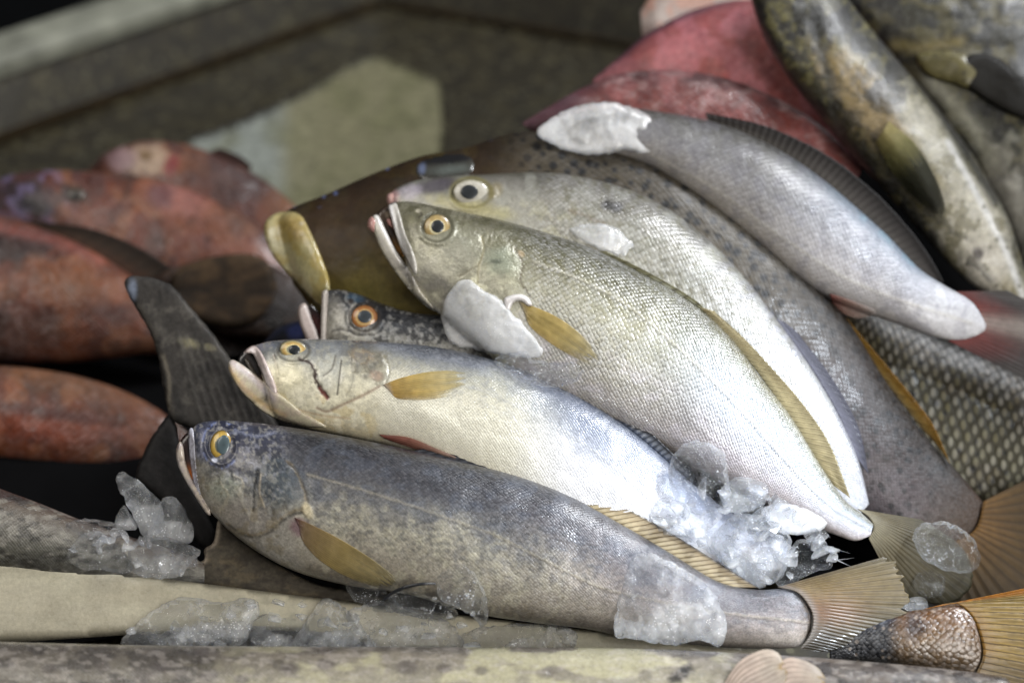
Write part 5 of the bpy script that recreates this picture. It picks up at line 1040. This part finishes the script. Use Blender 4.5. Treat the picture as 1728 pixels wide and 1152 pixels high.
mesh_obj('painted_shade', v2, [list(range(len(v2)))[::-1]], LM, smooth=False, tag=('flat black shape painting the shade under the red fish at the left', 'mat'))  # black plane added to stand for the shade between the left fish

# crushed shards
def shard(px, py, h, size, plane, mat, seed, label):
    rs = np.random.RandomState(seed); c = plane.pt(np.array(float(px)), np.array(float(py)), h * U)
    bm = bmesh.new(); R_ = Matrix.Rotation(rs.uniform(0, 6.28), 3, Vector(rs.normal(size=3)).normalized())
    for i in range(12):
        v = rs.normal(size=3); v /= np.linalg.norm(v); v = v * size * U * np.array([1.0, .75, .45]) * rs.uniform(.8, 1.1); bm.verts.new(R_ @ Vector(v))
    res_ = bmesh.ops.convex_hull(bm, input=bm.verts[:]); bmesh.ops.delete(bm, geom=[v for v in bm.verts if not v.link_faces], context='VERTS')
    bmesh.ops.bevel(bm, geom=bm.edges[:], offset=size * U * .05, segments=1, affect='EDGES'); bmesh.ops.recalc_face_normals(bm, faces=bm.faces)
    me = bpy.data.meshes.new('ice_shard'); bm.to_mesh(me); bm.free(); me.materials.append(mat); o = link(bpy.data.objects.new('ice_shard', me)); o.location = tuple(c)
    o['label'] = label; o['category'] = 'ice'; o['group'] = label
rs0 = np.random.RandomState(4)
def scatter(poly, n, h, s0, s1, plane, label, sd):
    q = np.array(poly, float); k = 0; rs = np.random.RandomState(sd)
    while k < n:
        x, y = rs.uniform(q[:, 0].min(), q[:, 0].max()), rs.uniform(q[:, 1].min(), q[:, 1].max())
        if inside(np.array(x), np.array(y), q): shard(x, y, h + rs.uniform(-8, 10), rs.uniform(s0, s1), plane, [ICEF, ICEM, ICEM, ICE][k % 4], sd * 100 + k, label); k += 1
scatter([(1100,870),(1150,835),(1230,800),(1300,830),(1400,880),(1410,950),(1330,980),(1290,985),(1210,935)], 52, 60, 9, 26, P2, 'small ice shard in the heap between the silver bellies', 1)
scatter([(215,1060),(440,1015),(620,1020),(780,1040),(800,1090),(215,1092)], 30, 40, 8, 22, PBd, 'small ice shard on the beige strip in front of the fish', 2)
scatter([(110,890),(330,900),(330,965),(230,975),(120,950)], 14, 58, 8, 18, PM_, 'small ice shard in the grey heap at the lower left', 3)
scatter([(650,990),(800,960),(820,1040),(700,1040)], 10, 74, 4, 9, P1, 'tiny melting ice shard on the belly of the front fish', 5)

for o in bpy.data.objects:
    if o.type == 'MESH' and (o.name.startswith(('body', 'lower_jaw', 'upper_jaw', 'lips', 'mouth', 'eye', 'beige', 'tongue', 'chin', 'nose', 'tail_upper', 'tail_lower', 'fin_blade', 'gill_flap', 'pectoral_base', 'strand'))): fix_normals(o)

# ================================================================== light, world, camera
w = bpy.data.worlds.new('World'); scene.world = w; w.use_nodes = True
wt = w.node_tree; wt.nodes.clear()
wo = wt.nodes.new('ShaderNodeOutputWorld'); bg = wt.nodes.new('ShaderNodeBackground'); tc = wt.nodes.new('ShaderNodeTexCoord'); sp = wt.nodes.new('ShaderNodeSeparateXYZ')
wt.links.new(tc.outputs['Generated'], sp.inputs[0])
cr = ramp(wt, M(wt, 'MULTIPLY_ADD', sp.outputs[2], .5, .5), [(.45, (.008, .008, .01, 1)), (.6, (.055, .057, .06, 1)), (1, (.14, .145, .16, 1))])
wt.links.new(cr, bg.inputs[0]); bg.inputs[1].default_value = 1.0; wt.links.new(bg.outputs[0], wo.inputs[0])
def area(name, loc, tgt, size, power, col, sy=None, spread=180):
    l = bpy.data.lights.new(name, 'AREA'); l.energy = power; l.color = col; l.size = size; l.spread = math.radians(spread)
    if sy: l.shape = 'RECTANGLE'; l.size_y = sy
    o = bpy.data.objects.new(name, l); link(o); o.location = loc
    o.rotation_euler = (Vector(tgt) - Vector(loc)).to_track_quat('-Z', 'Y').to_euler(); return o
area('window_light', (1.0, .75, 1.7), (.05, 0, .1), .6, 45, (.95, .97, 1.0), .5)
area('left_fill', (-1.3, -.2, 1.9), (.1, 0, .1), 1.0, 13, (1.0, .95, .87))  # added warm fill lamp from the left, no such source seen
area('front_fill', (.9, -1.3, 1.0), (.1, 0, .1), .8, 25, (1.0, .97, .92))  # added fill lamp brightening the front, not a visible source
s = bpy.data.lights.new('daylight_shaft', 'SPOT'); s.energy = 240; s.color = (.82, .9, 1.0); s.spot_size = math.radians(10.5); s.spot_blend = 1.0; s.shadow_soft_size = .06
so = bpy.data.objects.new('daylight_shaft', s); link(so); so.location = (1.1, -.15, 1.5); tg = P3.pt(np.array(1270.), np.array(800.)); so.rotation_euler = (Vector(tg) - Vector(so.location)).to_track_quat('-Z', 'Y').to_euler()

cam = bpy.data.cameras.new('Camera'); co = bpy.data.objects.new('Camera', cam); link(co); scene.camera = co
co.location = tuple(EYE); co.rotation_euler = (math.pi / 2 - PITCH, 0, 0); cam.sensor_width = 36; cam.lens = 72; cam.clip_start = .01; cam.clip_end = 100
cam.dof.use_dof = True; cam.dof.focus_distance = .965; cam.dof.aperture_fstop = 3.9
scene.view_settings.view_transform = 'Standard'; scene.view_settings.look = 'None'; scene.view_settings.exposure = 0
scene.cycles.max_bounces = 10; scene.cycles.transmission_bounces = 8; scene.cycles.transparent_max_bounces = 8; scene.cycles.sample_clamp_indirect = 4
